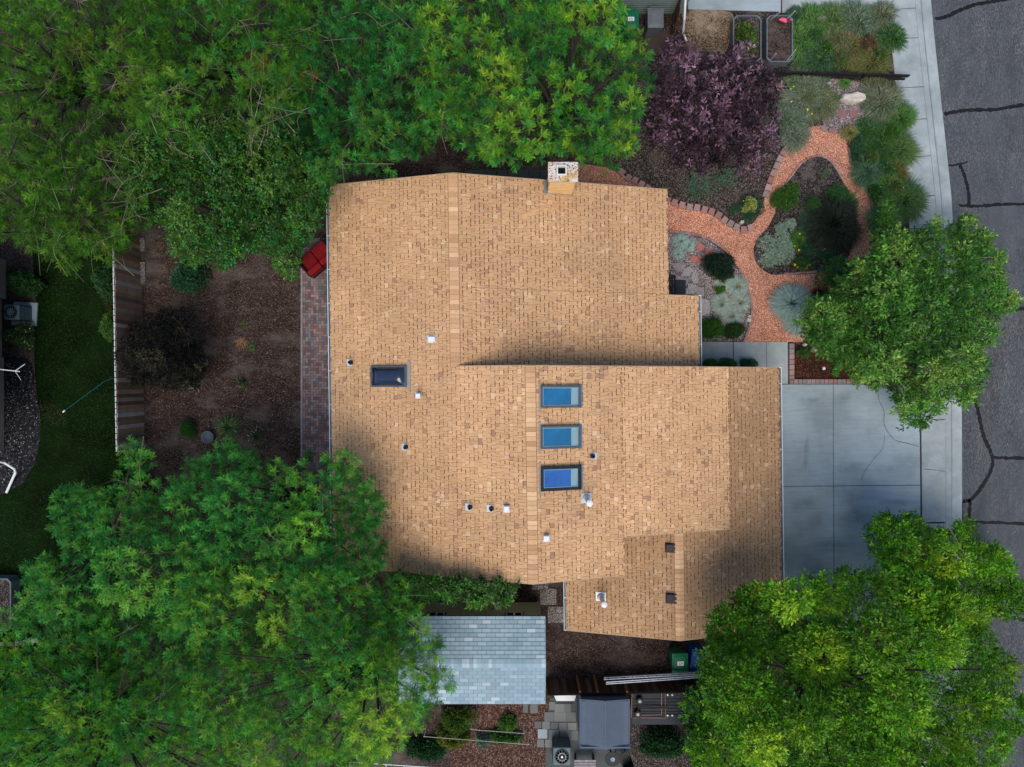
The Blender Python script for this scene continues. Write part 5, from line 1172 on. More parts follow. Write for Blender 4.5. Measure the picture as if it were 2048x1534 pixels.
# left neighbour
bush('rose_shrub', 'climbing rose shrub with red and pink blooms against the weathered fence', 208, 560, 30, 1.1, [(0.035, 0.11, 0.035), (0.055, 0.15, 0.05), (0.03, 0.08, 0.03)], 130, 0.06, 1000, 'shrub', 1.5, flowers=([(0.7, 0.3, 0.25), (0.6, 0.5, 0.4)], 7, 0.03))
bush('rose_shrub', 'lower rose shrub with red blooms touching the fence top', 218, 650, 20, 1.0, [(0.05, 0.14, 0.03), (0.08, 0.18, 0.035)], 131, 0.06, 600, 'shrub', 2.1, flowers=((0.55, 0.01, 0.015), 6, 0.035))
bush('white_flower_shrub', 'shrub covered in small white flowers below the condenser', 33, 668, 34, 0.9, [(0.05, 0.12, 0.03), (0.035, 0.08, 0.025), (0.08, 0.13, 0.03)], 132, 0.05, 1000, 'shrub', 0.9, flowers=((0.75, 0.78, 0.72), 90, 0.022))
bush('leafy_shrub', 'leafy green shrub above the condenser by the neighbour wall', 45, 565, 34, 1.1, [(0.045, 0.13, 0.03), (0.03, 0.09, 0.03)], 133, 0.08, 800, 'shrub', 0.9)
# bottom yard
bush('vine_patch', 'leafy vine mass below the grey shed', 920, 1440, 48, 0.8, [(0.03, 0.09, 0.02), (0.05, 0.12, 0.02), (0.10, 0.15, 0.02)], 140, 0.08, 1500, 'plant', 0.75); bush('vine_patch', 'yellowing vine mass at the white garden pole', 905, 1478, 40, 0.7, [(0.10, 0.14, 0.02), (0.04, 0.10, 0.02), (0.16, 0.18, 0.02)], 141, 0.08, 1000, 'plant', 0.6)
bush('squash_plant', 'green broad-leaved plant in the brown rock yard', 1015, 1447, 22, 0.4, GR, 142, 0.08, 300, 'plant', 0.9); bush('squash_plant', 'dark leafy plants between the two white garden poles', 1010, 1475, 44, 0.35, DG + GR, 143, 0.07, 700, 'plant', 0.35); bush('pale_plant', 'pale blue-green leaved plant by the lower garden pole', 965, 1482, 26, 0.45, [(0.14, 0.22, 0.20), (0.06, 0.12, 0.08)], 144, 0.07, 200, 'plant', 0.7)
bush('dark_bush', 'large dark leafy bush below the trailer', 1325, 1490, 62, 0.9, DG + [(0.02, 0.06, 0.02)], 145, 0.08, 1800, 'bush', 0.55, flowers=((0.4, 0.3, 0.03), 5, 0.03))
bush('shade_foliage', 'dark ground foliage at the lower edge beside the locust', 850, 1500, 60, 0.5, DG, 146, 0.09, 900, 'plant', 0.4)
tree('corner_shrub', 'leafy green shrub at the edge of the side yard under the street tree', [(1372, 1380), (1400, 1375), (1420, 1420), (1415, 1500), (1395, 1534), (1372, 1500), (1368, 1440)], 2.4, 1.4, 'lance', 147, G3 + BG, 0.9, llen=0.1, lobe=(0.3, 0.5), cat='shrub')

# lawn blades: uncountable ground cover
rg = np.random.default_rng(77); n = 42000
lx = rg.uniform(P(-60, 0)[0], P(236, 0)[0], n); ly = rg.uniform(P(0, 1290)[1], P(0, 475)[1], n)
LP = [P(x, y)[:2] for x, y in [(66, 470), (240, 470), (240, 1300), (-80, 1300), (-80, 1000), (30, 985), (62, 950), (80, 905), (84, 850), (80, 790), (74, 740), (68, 700), (72, 600)]]
ok = inpoly(lx, ly, LP); lx, ly = lx[ok], ly[ok]; n = len(lx)
a = rg.uniform(0, 6.283, n); l = rg.uniform(0.03, 0.07, n); hgt = rg.uniform(0.02, 0.06, n); O = np.stack([lx, ly, np.full(n, 0.004)], 1)
sd = np.stack([-np.sin(a), np.cos(a), a * 0], 1) * 0.006; T = np.stack([O - sd, O + sd, O + np.stack([np.cos(a) * l, np.sin(a) * l, hgt], 1)], 1)
pv = np.sin(lx * 1.3 + ly * 0.7) + np.sin(lx * 0.5 - ly * 1.9 + 2) + np.sin(ly * 3.1 + lx * 2.2) * .5
cc = pal(rg, n, [(0.010, 0.042, 0.003), (0.015, 0.055, 0.004), (0.006, 0.028, 0.003)]) * rg.uniform(0.7, 1.3, (n, 1)); dry = pv > 1.75; cc *= (1 + 0.45 * np.sin(lx * 0.9 - 1) * np.sin(ly * 0.6))[:, None]; cc[dry] = np.array((0.09, 0.08, 0.04)) * rg.uniform(0.6, 1.1, (dry.sum(), 1))
tag(np_mesh('lawn_grass', T, 3, cc, M['blade']), 'short dark green lawn grass with dry patches', 'grass', kind='stuff')

# loose stone chips on the gravel path and leaf litter: uncountable
def litter(name, poly, n, z, cols, size, label, seed, mat='brick'):
    rg = np.random.default_rng(seed); xs = [p[0] for p in poly]; ys = [p[1] for p in poly]
    px = rg.uniform(min(xs), max(xs), n); py = rg.uniform(min(ys), max(ys), n); ok = inpoly(px, py, poly)
    if name == 'gravel_chips': ok &= ~inpoly(px, py, ISL)
    px, py = px[ok], py[ok]; n = len(px); s = H / F
    c = np.stack([(px - 1024) * s, (767 - py) * s, np.full(n, z) + rg.uniform(0.002, 0.02, n)], 1)
    a = rg.uniform(0, 6.283, n); r = size * rg.uniform(0.5, 1.4, n); V = np.zeros((n, 4, 3))
    for k in range(4):
        t = a + k * 1.57 + rg.normal(0, 0.25, n); q = r * (1.0 if k % 2 else 0.55); V[:, k, 0] = c[:, 0] + np.cos(t) * q; V[:, k, 1] = c[:, 1] + np.sin(t) * q; V[:, k, 2] = c[:, 2] + rg.uniform(-0.004, 0.008, n)
    return tag(np_mesh(name, V, 4, pal(rg, n, cols) * rg.uniform(0.7, 1.3, (n, 1)), M[mat]), label, 'litter', kind='stuff')
litter('gravel_chips', [p for p in PATH], 9000, 0.014, [(0.85, 0.42, 0.28), (0.6, 0.2, 0.12), (0.85, 0.5, 0.38), (0.4, 0.13, 0.08)], 0.013, 'loose red stone chips on the winding path', 201)
litter('bark_chips', [(286, 470), (606, 470), (606, 1010), (292, 1010)], 4500, 0.0, [(0.16, 0.10, 0.085), (0.07, 0.04, 0.035), (0.26, 0.19, 0.165), (0.11, 0.06, 0.05)], 0.022, 'loose bark chips over the brown yard', 202)
litter('soil_litter', [(1100, 1290), (1400, 1285), (1390, 1350), (1100, 1352)], 1500, 0.0, [(0.15, 0.10, 0.07), (0.28, 0.2, 0.13), (0.07, 0.05, 0.045)], 0.018, 'dry leaves and chips on the dark soil behind the garage', 203)
litter('garden_litter', [(1230, 180), (1560, 150), (1640, 160), (1600, 280), (1520, 440), (1400, 410), (1240, 330)], 5200, 0.006, [(0.16, 0.13, 0.12), (0.07, 0.055, 0.05), (0.30, 0.25, 0.23), (0.10, 0.11, 0.06)], 0.017, 'dry stems and chips on the front garden soil', 204)
litter('white_rock_specks', [(0, 720), (70, 740), (78, 860), (50, 940), (0, 975)], 500, 0.008, [(0.2, 0.2, 0.22), (0.35, 0.35, 0.36)], 0.022, 'pale chips scattered in the dark rock bed', 205)

# ================================================================== OBJECTS
def bin_(kind, name, label, px, py, rz, mat, ztop=1.02, sticker=False, grp=None):
    """wheeled bin; lid seen from above at px,py; +y is the hinge side"""
    x, y, _ = P(px, py, ztop); t = thing(name, label, 'bin', (x, y, 0), group=grp); ORG[t.name] = (0, 0, 0); t.rotation_euler = (0, 0, rz)
    w_, d_ = 0.58, 0.70
    g = MB(); g.add([(-w_ * .40, -d_ * .38, 0.06), (w_ * .40, -d_ * .38, 0.06), (w_ * .40, d_ * .36, 0.06), (-w_ * .40, d_ * .36, 0.06), (-w_ * .48, -d_ * .48, .96), (w_ * .48, -d_ * .48, .96), (w_ * .48, d_ * .46, .96), (-w_ * .48, d_ * .46, .96)],
                    [(3, 2, 1, 0), (4, 5, 6, 7), (0, 1, 5, 4), (1, 2, 6, 5), (2, 3, 7, 6), (3, 0, 4, 7)])
    g.build('body', M[mat], t, bevel=0.03)
    g = MB(); vs = []; nn = 6
    for i in range(nn + 1):
        for j in range(nn + 1):
            u, v = i / nn, j / nn; tap = 1 - 0.12 * v
            vs.append(((u - .5) * w_ * 1.04 * (1 - 0.10 * (1 - v)), (v - .5) * d_ * 1.04, 0.965 + 0.055 * (1 - (2 * u - 1) ** 4) * (1 - (2 * v - 1) ** 4)))
    b0 = [(i * (nn + 1) + j, (i + 1) * (nn + 1) + j, (i + 1) * (nn + 1) + j + 1, i * (nn + 1) + j + 1) for i in range(nn) for j in range(nn)]
    g.add(vs, b0); g.box((0, 0, 0.955), (w_ * 1.0, d_ * 1.03, 0.03))
    for s in (-1, 1): g.box((s * w_ * 0.26, -0.02, 1.012), (0.02, d_ * 0.66, 0.02))
    lid = g.build('lid', M[mat], t, smooth=False, bevel=0.006)
    if sticker:
        g = MB(); g.box((0.0, -0.02, 1.027), (0.23, 0.15, 0.006)); st = g.build('sticker', M['white'], lid)
        g2 = MB(); g2.box((-0.05, -0.02, 1.032), (0.05, 0.03, 0.004), 0.4); g2.box((0.03, -0.0, 1.032), (0.07, 0.022, 0.004), -0.3); g2.box((0.0, -0.06, 1.032), (0.12, 0.012, 0.004), 0.1); g2.build('print', M['black'], lid)
    g = MB(); g.tube([(-w_ * .30, d_ * .50, .93), (-w_ * .30, d_ * .585, .96), (w_ * .30, d_ * .585, .96), (w_ * .30, d_ * .50, .93)], 0.018); g.build('handle', M[mat], t)
    for s in (-1, 1):
        g = MB(); g.tube([(s * w_ * .36, d_ * .40, 0.13), (s * w_ * .45, d_ * .40, .13)], 0.13, 14); g.build('wheel', M['black'], t)
    return t
bin_('a', 'wheeled_bin', 'green wheeled bin with white sticker behind the garage', 1361, 1328, R(181), 'green', sticker=True)
bin_('b', 'wheeled_bin', 'blue wheeled bin half hidden by the street tree behind the garage', 1399, 1321, R(172), 'blue')
bin_('c', 'wheeled_bin', 'blue wheeled bin glimpsed through leaves beside the trailer', 1417, 1402, R(160), 'blue')
bin_('d', 'wheeled_bin', 'green wheeled bin by the neighbour wall under the bright locust', 1262, 37, 0.0, 'green', sticker=True)
bin_('e', 'wheeled_bin', 'grey wheeled bin by the neighbour wall', 1312, 34, 0.0, 'greyplastic')

# red loveseat
x, y, _ = P(632, 516, 0.5); t = thing('garden_sofa', 'red cushioned garden loveseat on the brick patio, partly under the eave', 'sofa', (x, y, 0)); ORG[t.name] = (0, 0, 0); t.rotation_euler = (0, 0, R(-139))
g = MB(); g.box((0, 0, 0.2), (1.22, 0.86, 0.2));
for sx in (-1, 1):
    for sy in (-1, 1): g.box((sx * .55, sy * .38, 0.06), (0.06, 0.06, 0.12))
g.build('frame', M['redframe'], t, bevel=0.01)
for s in (-1, 1):
    g = MB(); g.box((s * 0.29, -0.07, 0.37), (0.565, 0.66, 0.15)); g.build('seat_cushion', M['red'], t, bevel=0.04)
    g = MB(); g.box((s * 0.29, 0.33, 0.52), (0.565, 0.22, 0.42)); g.build('back_cushion', M['red'], t, bevel=0.05)
    g = MB(); g.box((s * 0.605, -0.02, 0.42), (0.07, 0.8, 0.36)); g.build('arm', M['redframe'], t, bevel=0.02)

# neighbour to the north: siding wall, fence panel, downspout
nb = thing('neighbour_house', 'neighbour house wall with grey-green siding and roof edge at the top', 'house', (*P(1290, -20)[:2], 0))
yw = P(0, 28, 0)[1]; yw2 = yw
g = MB(); g.box((P(1290, 0)[0], yw + 2.0, 1.5), (2.9, 4.0, 3.0))
for k in range(20): g.box((P(1290, 0)[0], yw - 0.006, 0.1 + 0.145 * k), (2.9, 0.012, 0.014))
g.build('wall', M['neighbor'], nb)
g = MB(); g.box((P(1345, 0)[0] , yw + 2.4, 3.3), (5.2, 4.6, 0.14)); g.build('roof', M['gdeck'], nb)
g = MB(); g.tube([(P(1374, 0, 2.6)[0], yw + 0.2, 2.6), P(1369, 38, 1.2), P(1366, 66, 0.35), P(1374, 84, 0.10)], 0.04, 8); g.build('downspout', M['white'], nb)
fence('wood_gate', 'dark narrow plank screen between the grey bin and the downspout', (P(1341, 75)[:2], P(1352, -20)[:2]), 1.3, 0.15, [(0.05, 0.03, 0.02), (0.07, 0.045, 0.03)])[0]['category'] = 'fence'
g = MB(); g.prism(W([(1290, 60), (1350, 62), (1348, 108), (1290, 112)]), 0.0, 0.05); tag(g.build('brown_landing', plain('brown_slab', (0.07, 0.05, 0.042), .9, .15, 4)), kind='structure')
# raised beds
def planter(label, x0p, y0p, x1p, y1p, soil, name='raised_bed', hh=0.42):
    xa, yb, _ = P(x0p, y0p, hh); xb, ya, _ = P(x1p, y1p, hh); t = thing(name, label, 'planter', ((xa + xb) / 2, (ya + yb) / 2, 0)); c = 0.14
    def oct_(i): return [(xa + i + c, ya + i), (xb - i - c, ya + i), (xb - i, ya + i + c), (xb - i, yb - i - c), (xb - i - c, yb - i), (xa + i + c, yb - i), (xa + i, yb - i - c), (xa + i, ya + i + c)]
    o, i_ = oct_(0), oct_(0.045); g = MB(); n = 8
    vs = [(*p, 0) for p in o] + [(*p, hh) for p in o] + [(*p, hh) for p in i_] + [(*p, 0.2) for p in i_]
    fs = []
    for k in range(n):
        k2 = (k + 1) % n; fs += [(k, k2, n + k2, n + k), (n + k, n + k2, 2 * n + k2, 2 * n + k), (2 * n + k, 2 * n + k2, 3 * n + k2, 3 * n + k)]
    g.add(vs, fs); g.build('side_panel', M['bed'], t)
    g = MB(); g.sheet(i_, hh - 0.1); g.build('soil', M[soil], t); return t
planter('dark metal raised bed full of salad greens', 1466, 30, 1523, 124, 'garden'); planter('dark metal raised bed with bare soil and a pink flamingo', 1533, 30, 1586, 124, 'mulch')
bush('salad_greens', 'pale green salad plants filling the left raised bed', 1494, 76, 26, 0.95, [(0.12, 0.22, 0.05), (0.12, 0.20, 0.05), (0.05, 0.11, 0.03)], 150, 0.07, 1100, 'plant', 1.75)
for i, (a, b) in enumerate([((1541, 40), (1560, 24)), ((1572, 40), (1590, 22)), ((1541, 120), (1552, 107)), ((1574, 121), (1591, 100))]):
    g = MB(); g.tube([P(*a, 0.35), P(*b, 1.15)], 0.014, 6); tag(g.build('garden_stake', M['white']), 'white stake leaning out of the bare raised bed, %s corner' % ('upper left', 'upper right', 'lower left', 'lower right')[i], 'stake', 'white stakes of the bare raised bed')
x, y, _ = P(1567, 42, 0.6); t = thing('flamingo_ornament', 'pink flamingo ornament in the bare raised bed', 'ornament', (x, y, 0))
g = MB(); g.tube([(x - .16, y + .05, .60), (x - .08, y + .03, .66), (x + .02, y, .66), (x + .1, y - .05, .62)], [0.02, 0.07, 0.08, 0.03], 10); g.build('body', M['pink'], t, smooth=True)
g = MB(); g.tube(curve([(x + .08, y - .04, .63), (x + .14, y - .08, .75), (x + .1, y - .12, .9), (x + .16, y - .14, .95), (x + .20, y - .12, .90)], 3), 0.018, 6); g.build('neck', M['pink'], t, smooth=True)
g = MB(); g.tube([(x - .02, y, .62), (x - .02, y, .3)], 0.008, 5); g.build('leg', M['black'], t)
def rock(name, label, px, py, rx, ry, h_, seed, mat='stone', cat='rock', rz=0, group=None, pts=None):
    rn = random.Random(seed); s = H / F; cx, cy, _ = P(px, py); g = MB(); n = 14; vs = []
    base = pts or [(math.cos(2 * math.pi * k / n) * rx * rn.uniform(.82, 1.08), math.sin(2 * math.pi * k / n) * ry * rn.uniform(.8, 1.1)) for k in range(n)]
    n = len(base)
    for ring, (k_, z_) in enumerate(((1.0, 0), (0.97, h_ * 0.6), (0.86, h_ * 0.95), (0.5, h_ * 1.05))):
        for x, y in base:
            X, Y = x * k_ * s, y * k_ * s; ca, sa = math.cos(rz), math.sin(rz); vs.append((cx + X * ca - Y * sa, cy + X * sa + Y * ca, z_ + rn.uniform(-.08, .08) * h_))
    fs = [(r * n + k, r * n + (k + 1) % n, (r + 1) * n + (k + 1) % n, (r + 1) * n + k) for r in range(3) for k in range(n)] + [tuple(range(3 * n, 4 * n))]
    g.add(vs, fs); return tag(g.build(name, M[mat]), label, cat, group)
rock('boulder', 'long pale angular boulder above the two dusty pavers', 1702, 198, 27, 10, 0.28, 1, pts=[(-27, -5), (-21, 6), (-8, 7), (8, 10), (24, 4), (27, -4), (20, -10), (0, -12), (-14, -8)])
for i, (x, y, r, h_, lb) in enumerate([(1656, 169, 5, .12, 'small white rock above the pebble patch'), (1598, 237, 5, .12, 'small white rock left of the path loop'), (1573, 277, 3.5, .1, 'tiny white rock by the upper path bend'), (1638, 42, 9, .25, 'round grey rock in the neighbour strip'), (1627, 700, 6, .15, 'white oval rock in the bark bed'), (1498, 633, 4, .1, 'upper white rock at the edge of the fescue bed'), (1497, 640, 5.5, .12, 'lower white rock at the edge of the fescue bed'), (1608, 690, 5, .12, 'grey-white rock at the top of the bark bed'), (1481, 446, 5, .22, 'white rabbit-shaped rock at the cream shrub'), (1595, 672, 3, .1, 'tiny white rock under the blue grass')]):
    rock('rock', lb, x, y, r, r * 0.8, h_, 20 + i, 'stone' if i != 3 else 'greystone')
t = thing('pot', 'round clay pot in the neighbour strip by the planter', 'pot', (*P(1597, 34)[:2], 0)); g = MB(); x, y, _ = P(1597, 34)
g.lathe((x, y, 0), [(0.10, 0), (0.15, .22), (0.155, .24), (0.135, .24), (0.12, .18), (0.001, .18)], 18); g.build('bowl', M['oldwood'], t)
x, y, _ = P(1640, 737); t = thing('path_light', 'round white topped garden light in the bark bed', 'garden light', (x, y, 0)); g = MB(); g.tube([(x, y, 0), (x, y, .35)], 0.015, 6); g.build('stem', M['black'], t); g = MB(); g.lathe((x, y, .33), [(0.06, 0), (0.062, .02), (0.04, .04), (.001, .045)], 16); g.build('cap', M['white'], t)
# flagstones by the porch
FS = [[(1342, 526), (1373, 527), (1368, 540), (1353, 546)], [(1376, 533), (1388, 540), (1378, 552), (1362, 553), (1366, 541)], [(1390, 536), (1398, 560), (1388, 568), (1380, 556)], [(1352, 548), (1362, 556), (1380, 558), (1374, 566), (1352, 562)], [(1376, 566), (1392, 570), (1402, 578), (1396, 588), (1374, 580)], [(1371, 577), (1388, 577), (1388, 588), (1370, 588)], [(1390, 574), (1408, 574), (1408, 592), (1396, 594), (1389, 586)], [(1400, 596), (1418, 600), (1420, 626), (1403, 634)], [(1340, 542), (1350, 548), (1350, 560), (1340, 560)]]
for i, q in enumerate(FS):
    g = MB(); g.prism(W(q), 0.0, 0.022 + 0.004 * i, inset=0.03); tag(g.build('flagstone', M['flag'] if i % 3 else M['greystone']), ['large striped triangular flagstone nearest the roof edge', 'pale flagstone right of the striped triangular one', 'narrow striped flagstone against the round dark shrub', 'flat grey flagstone just above the black mat', 'striped flagstone at the upper right of the mat', 'small square flagstone touching the mat', 'grey flagstone beside the tall brown stone', 'striped flagstone below the tall brown stone', 'small flagstone half under the roof edge'][i], 'flagstone', 'flagstones beside the porch')
g = MB(); g.prism(W([(1409, 568), (1420, 572), (1423, 585), (1421, 600), (1409, 596)]), 0, 0.05, inset=.02); tag(g.build('flagstone', M['exposed']), 'tall brown curved stone at the edge of the fescue bed', 'flagstone')
g = MB(); g.prism(W([(1351, 560), (1371, 561), (1369, 590), (1351, 590)]), 0.045, 0.075); tag(g.build('door_mat', plain('mat', (0.028, 0.040, 0.045), .9, .2, 12)), 'black rectangular mat on the crazy paving', 'mat')
x, y, _ = P(1344, 572, 0.4); t = thing('porch_bench', 'dark slatted bench mostly under the roof edge by the mat', 'bench', (x, y, 0))
g = MB();
for k in range(3): g.box((x - 0.09 + 0.09 * k, y, 0.42), (0.07, 0.85, 0.03))
g.build('seat', M['black'], t); g = MB()
for sx in (-1, 1):
    for sy in (-1, 1): g.box((x + sx * .1, y + sy * .38, 0.2), (0.04, 0.04, 0.4))
g.build('legs', M['black'], t)
g = MB(); g.tube([(*P(px, py)[:2], 0.03) for px, py in curve([(1388, 474), (1405, 476), (1420, 481), (1436, 491)], 4)], 0.012, 5); tag(g.build('drip_hose', M['black']), 'black drip hose lying in the grey gravel', 'hose')

# yard pieces
for (a, b, c, d), lb in (((282, 476, 291, 503), 'upper concrete curb piece along the weathered fence'), ((283, 524, 292, 568), 'lower concrete curb piece with a curved end')):
    g = MB(); g.prism(W([(a, b), (c, b), (c + 1, d - 8), (c - 2, d), (a + 0.5, d + 1)]), 0, 0.09, inset=.03); tag(g.build('curb_piece', M['exposed']), lb, 'curb piece')
g = MB(); g.prism(W([(374, 763), (389, 763), (389, 778), (374, 778)]), 0, 0.05); tag(g.build('stepping_slab', M['walk']), 'lone pale square paver in the brown yard', 'paver')
x, y, _ = P(415, 874, .2); t = thing('bird_bath', 'round grey stone bowl in the brown yard', 'bowl', (x, y, 0)); g = MB(); g.lathe((x, y, 0), [(0.15, 0), (0.13, .05), (0.16, .10), (0.24, .22), (0.235, .24), (0.21, .23), (0.16, .14), (0.05, .11), (.001, .105)], 24); g.build('bowl', M['clay'], t, smooth=True)
g = MB(); g.tube([(*P(393, 768)[:2], .03), (*P(396, 774)[:2], .03), (*P(399, 785)[:2], .02)], 0.02, 5); tag(g.build('stick', plain('red_stick', (0.32, 0.14, 0.09), .8, .2, 9)), 'short reddish stick beside the lone pale paver', 'stick')
g = MB(); g.tube([(*P(130, 823)[:2], .1), (*P(210, 762, 1.2)[:2], 1.2), (*P(222, 757, 1.5)[:2], 1.5), (*P(234, 756, 1.78)[:2], 1.78)], 0.010, 6); t = thing('pole', 'thin teal pole leaning from the fence over the lawn', 'pole', (*P(130, 823)[:2], 0)); g.build('shaft', M['teal'], t)
g = MB(); g.tube([(*P(129, 824)[:2], .09), (*P(134, 820)[:2], .12)], 0.028, 8); g.build('end_cap', M['white'], t)
# condenser on pad at the left
def condenser(label, px, py, w_, h_, mat, pad=None, rz=0):
    x, y, _ = P(px, py, h_); t = thing('air_conditioner', label, 'air conditioner', (x, y, 0)); g = MB()
    g.box((x, y, h_ / 2), (w_, w_, h_)); g.build('case', M[mat], t, bevel=0.05)
    g = MB(); g.lathe((x, y, h_ + 0.002), [(w_ * 0.40, 0), (w_ * 0.40, 0.03), (w_ * 0.36, 0.03), (w_ * 0.36, -0.0), (0.001, 0.0)], 28); g.build('fan_opening', M['black'], t)
    g = MB()
    for k in range(12):
        a = k * math.pi / 6; g.tube([(x + math.cos(a) * .06, y + math.sin(a) * .06, h_ + .035), (x + math.cos(a) * w_ * .37, y + math.sin(a) * w_ * .37, h_ + .035)], 0.004, 4)
    g.lathe((x, y, h_ + .03), [(0.035, 0), (0.035, .015), (0.001, .016)], 14)
    g.lathe((x, y, h_ + .034), [(w_ * .22, 0), (w_ * .22, .006), (w_ * .21, .006), (w_ * .21, 0)], 24); g.build('grille', M['galv'], t)
    g = MB()
    for k in range(9):
        zz = 0.1 + k * (h_ - .2) / 8; g.box((x, y, zz), (w_ * 1.01, w_ * 1.01, 0.012))
    g.build('louvres', M['black'], t); return t
g = MB(); g.prism(W([(30, 604), (77, 606), (74, 652), (25, 650)]), 0, 0.06); tag(g.build('condenser_pad', M['drive']), kind='structure')
condenser('blue-grey air conditioner on the concrete slab at the left edge', 22, 624, 0.56, 0.78, 'hvac')
condenser('dark blue-grey air conditioner beside the grey patchwork path', 1124, 1513, 0.66, 0.8, 'hvac')
nb2 = thing('neighbour_house', 'neighbour house with beige wall at the left edge', 'house', (*P(-60, 640)[:2], 0))
g = MB()
for (a, b, c, d) in ((-200, 520, 12, 598), (-200, 600, 4, 715), (-200, 715, 8, 900)):
    q = W([(a, b), (c, b), (c, d), (a, d)]); g.prism(q, 0, 2.4)
g.build('wall', M['beige'], nb2)
g = MB(); g.box((P(-110, 0, 2.6)[0], P(0, 700, 2.6)[1], 2.6), (3.0, 6.6, 0.12)); g.build('roof', M['gdeck'], nb2)
g = MB(); xw = P(8, 0)[0]; g.box((xw + 0.01, P(0, 810)[1], 1.2), (0.05, 0.9, 1.1)); wn = g.build('window', M['white'], nb2); g = MB(); g.box((xw + 0.03, P(0, 810)[1], 1.2), (0.03, 0.8, 1.0)); g.build('pane', M['dome'], wn)
g = MB(); g.tube([(xw, P(0, 905)[1], 1.6), P(8, 925, 0.5), P(29, 938, 0.35), P(31, 945, 0.3), P(13, 985, 0.08)], 0.045, 8); g.build('downspout', M['white'], nb2)
t = thing('antenna', 'thin white forked antenna at the left edge above the dark rock bed', 'antenna', (*P(10, 738)[:2], 0)); g = MB(); g.tube([P(-6, 738, 2.2), P(40, 743, 2.0)], 0.016, 5); g.tube([P(30, 742, 2.05), P(50, 728, 2.0)], 0.01, 5); g.tube([P(30, 742, 2.05), P(42, 760, 2.0)], 0.008, 5); g.tube([(*P(8, 739)[:2], 0), P(8, 739, 2.15)], 0.014, 5); g.build('boom', M['white'], t)
planter('long grey timber planter at the left edge of the lawn', -60, 1157, 22, 1262, 'garden', 'raised_bed', 0.5)
for i, (x, y, a, c_) in enumerate([(6, 1286, .1, (.22, .16, .13)), (24, 1286, -.1, (.18, .12, .09)), (42, 1284, .2, (.24, .18, .15)), (58, 1280, .3, (.30, .33, .36)), (74, 1279, .1, (.33, .36, .40))]): block('edging_block', x, y, 15, 8, a, ['brown stone block at the far left end', 'dark brown stone block second', 'tan stone block in the middle', 'pale grey stone block fourth', 'pale grey stone block at the right end'][i] + ' of the short row under the locust', 'stone blocks under the lower left locust', 0.14, c_)
for i, (x0_, y0_, x1_, y1_, z_, lb) in enumerate([(942, 1459, 1048, 1467, 0.9, 'upper white garden pole above the vines'), (848, 1473, 1057, 1489, 0.9, 'lower white garden pole above the vines')]):
    t = thing('garden_pole', lb, 'pole', (*P(x0_, y0_)[:2], 0)); g = MB(); g.tube([P(x0_, y0_, z_), P(x1_, y1_, z_)], 0.012, 6); g.build('bar', M['greymetal'], t)
    for x_, y_ in ((x0_, y0_), (x1_, y1_)):
        a_ = P(x_, y_, z_); g = MB(); g.tube([(a_[0], a_[1], 0), a_], 0.016, 6); g.build('post', M['white'], t)
t = thing('metal_rail', 'white metal railing along the bottom edge', 'railing', (*P(780, 1528)[:2], 0)); g = MB(); g.tube([P(700, 1524, 1.0), P(880, 1536, 1.0)], 0.02, 6); g.tube([P(700, 1534, 1.0), P(880, 1546, 1.0)], 0.02, 6); g.build('rail', M['white'], t)
for k in range(6):
    a_ = P(700 + 36 * k, 1524 + 2.4 * k, 1.0); b_ = P(700 + 36 * k, 1534 + 2.4 * k, 1.0); g = MB(); g.tube([a_, b_, (b_[0], b_[1], 0)], 0.014, 6); g.build('post', M['white'], t)
# ladder
t = thing('ladder', 'aluminium extension ladder lying along the dark fence', 'ladder', (*P(1210, 1358)[:2], 0))
A1, B1 = Vector(P(1208, 1355, 1.15)), Vector(P(1402, 1344, 1.15)); A2, B2 = Vector(P(1212, 1364, 1.42)), Vector(P(1402, 1351, 1.42))
for A_, B_ in ((A1, B1), (A2, B2)):
    d_ = (B_ - A_); L = d_.length; ang = math.atan2(d_.y, d_.x)
    for o in (0, -0.062):
        c = (A_ + B_) / 2 + Vector((0, o, -0.0)); g = MB(); g.box(tuple(c), (L, 0.028, 0.07), ang); g.build('side_rail', M['alu'], t)
    g = MB(); k = 0.15
    while k < L: p = A_ + d_ * (k / L); g.tube([tuple(p + Vector((0, 0.0, 0))), tuple(p + Vector((0, -0.065, 0)))], 0.014, 6); g.box((p.x, p.y - 0.031, p.z + 0.037), (0.022, 0.05, 0.006), ang, mi=0); k += 0.29
    g.build('rungs', M['black'], t)
# resin shed
zt_ = 1.9; xa, yb, _ = P(1160, 1402, zt_); xb, ya, _ = P(1261, 1499, zt_); t = thing('storage_shed', 'small blue-grey resin storage shed with ribbed roof', 'shed', ((xa + xb) / 2, (ya + yb) / 2, 0)); xm = (xa + xb) / 2
g = MB(); g.box((xm, (ya + yb) / 2, 0.9), (xb - xa - 0.14, yb - ya - 0.12, 1.8)); g.build('wall', M['bluegrey'], t)
for s in (-1, 1):
    g = MB(); xo = xa if s < 0 else xb; zz = 0.14
    g.add([(xo, ya, zt_ - zz), (xm, ya, zt_), (xm, yb, zt_), (xo, yb, zt_ - zz), (xo, ya, zt_ - zz - .06), (xm, ya, zt_ - .06), (xm, yb, zt_ - .06), (xo, yb, zt_ - zz - .06)], [(0, 1, 2, 3) if s < 0 else (3, 2, 1, 0), (0, 4, 5, 1), (3, 2, 6, 7), (0, 3, 7, 4)])
    k = 1
    while k < 12:
        f_ = k / 12; x_ = xm + (xo - xm) * f_; z_ = zt_ - zz * f_; g.box((x_, (ya + yb) / 2 + 0.04, z_ + 0.008), (0.022, yb - ya - 0.16, 0.022)); k += 1
    g.box(((xm + xo) / 2, ya + 0.05, zt_ - zz / 2 + .025), (abs(xo - xm) * .97, 0.06, 0.03)); g.build('roof', M['bluegrey'], t)
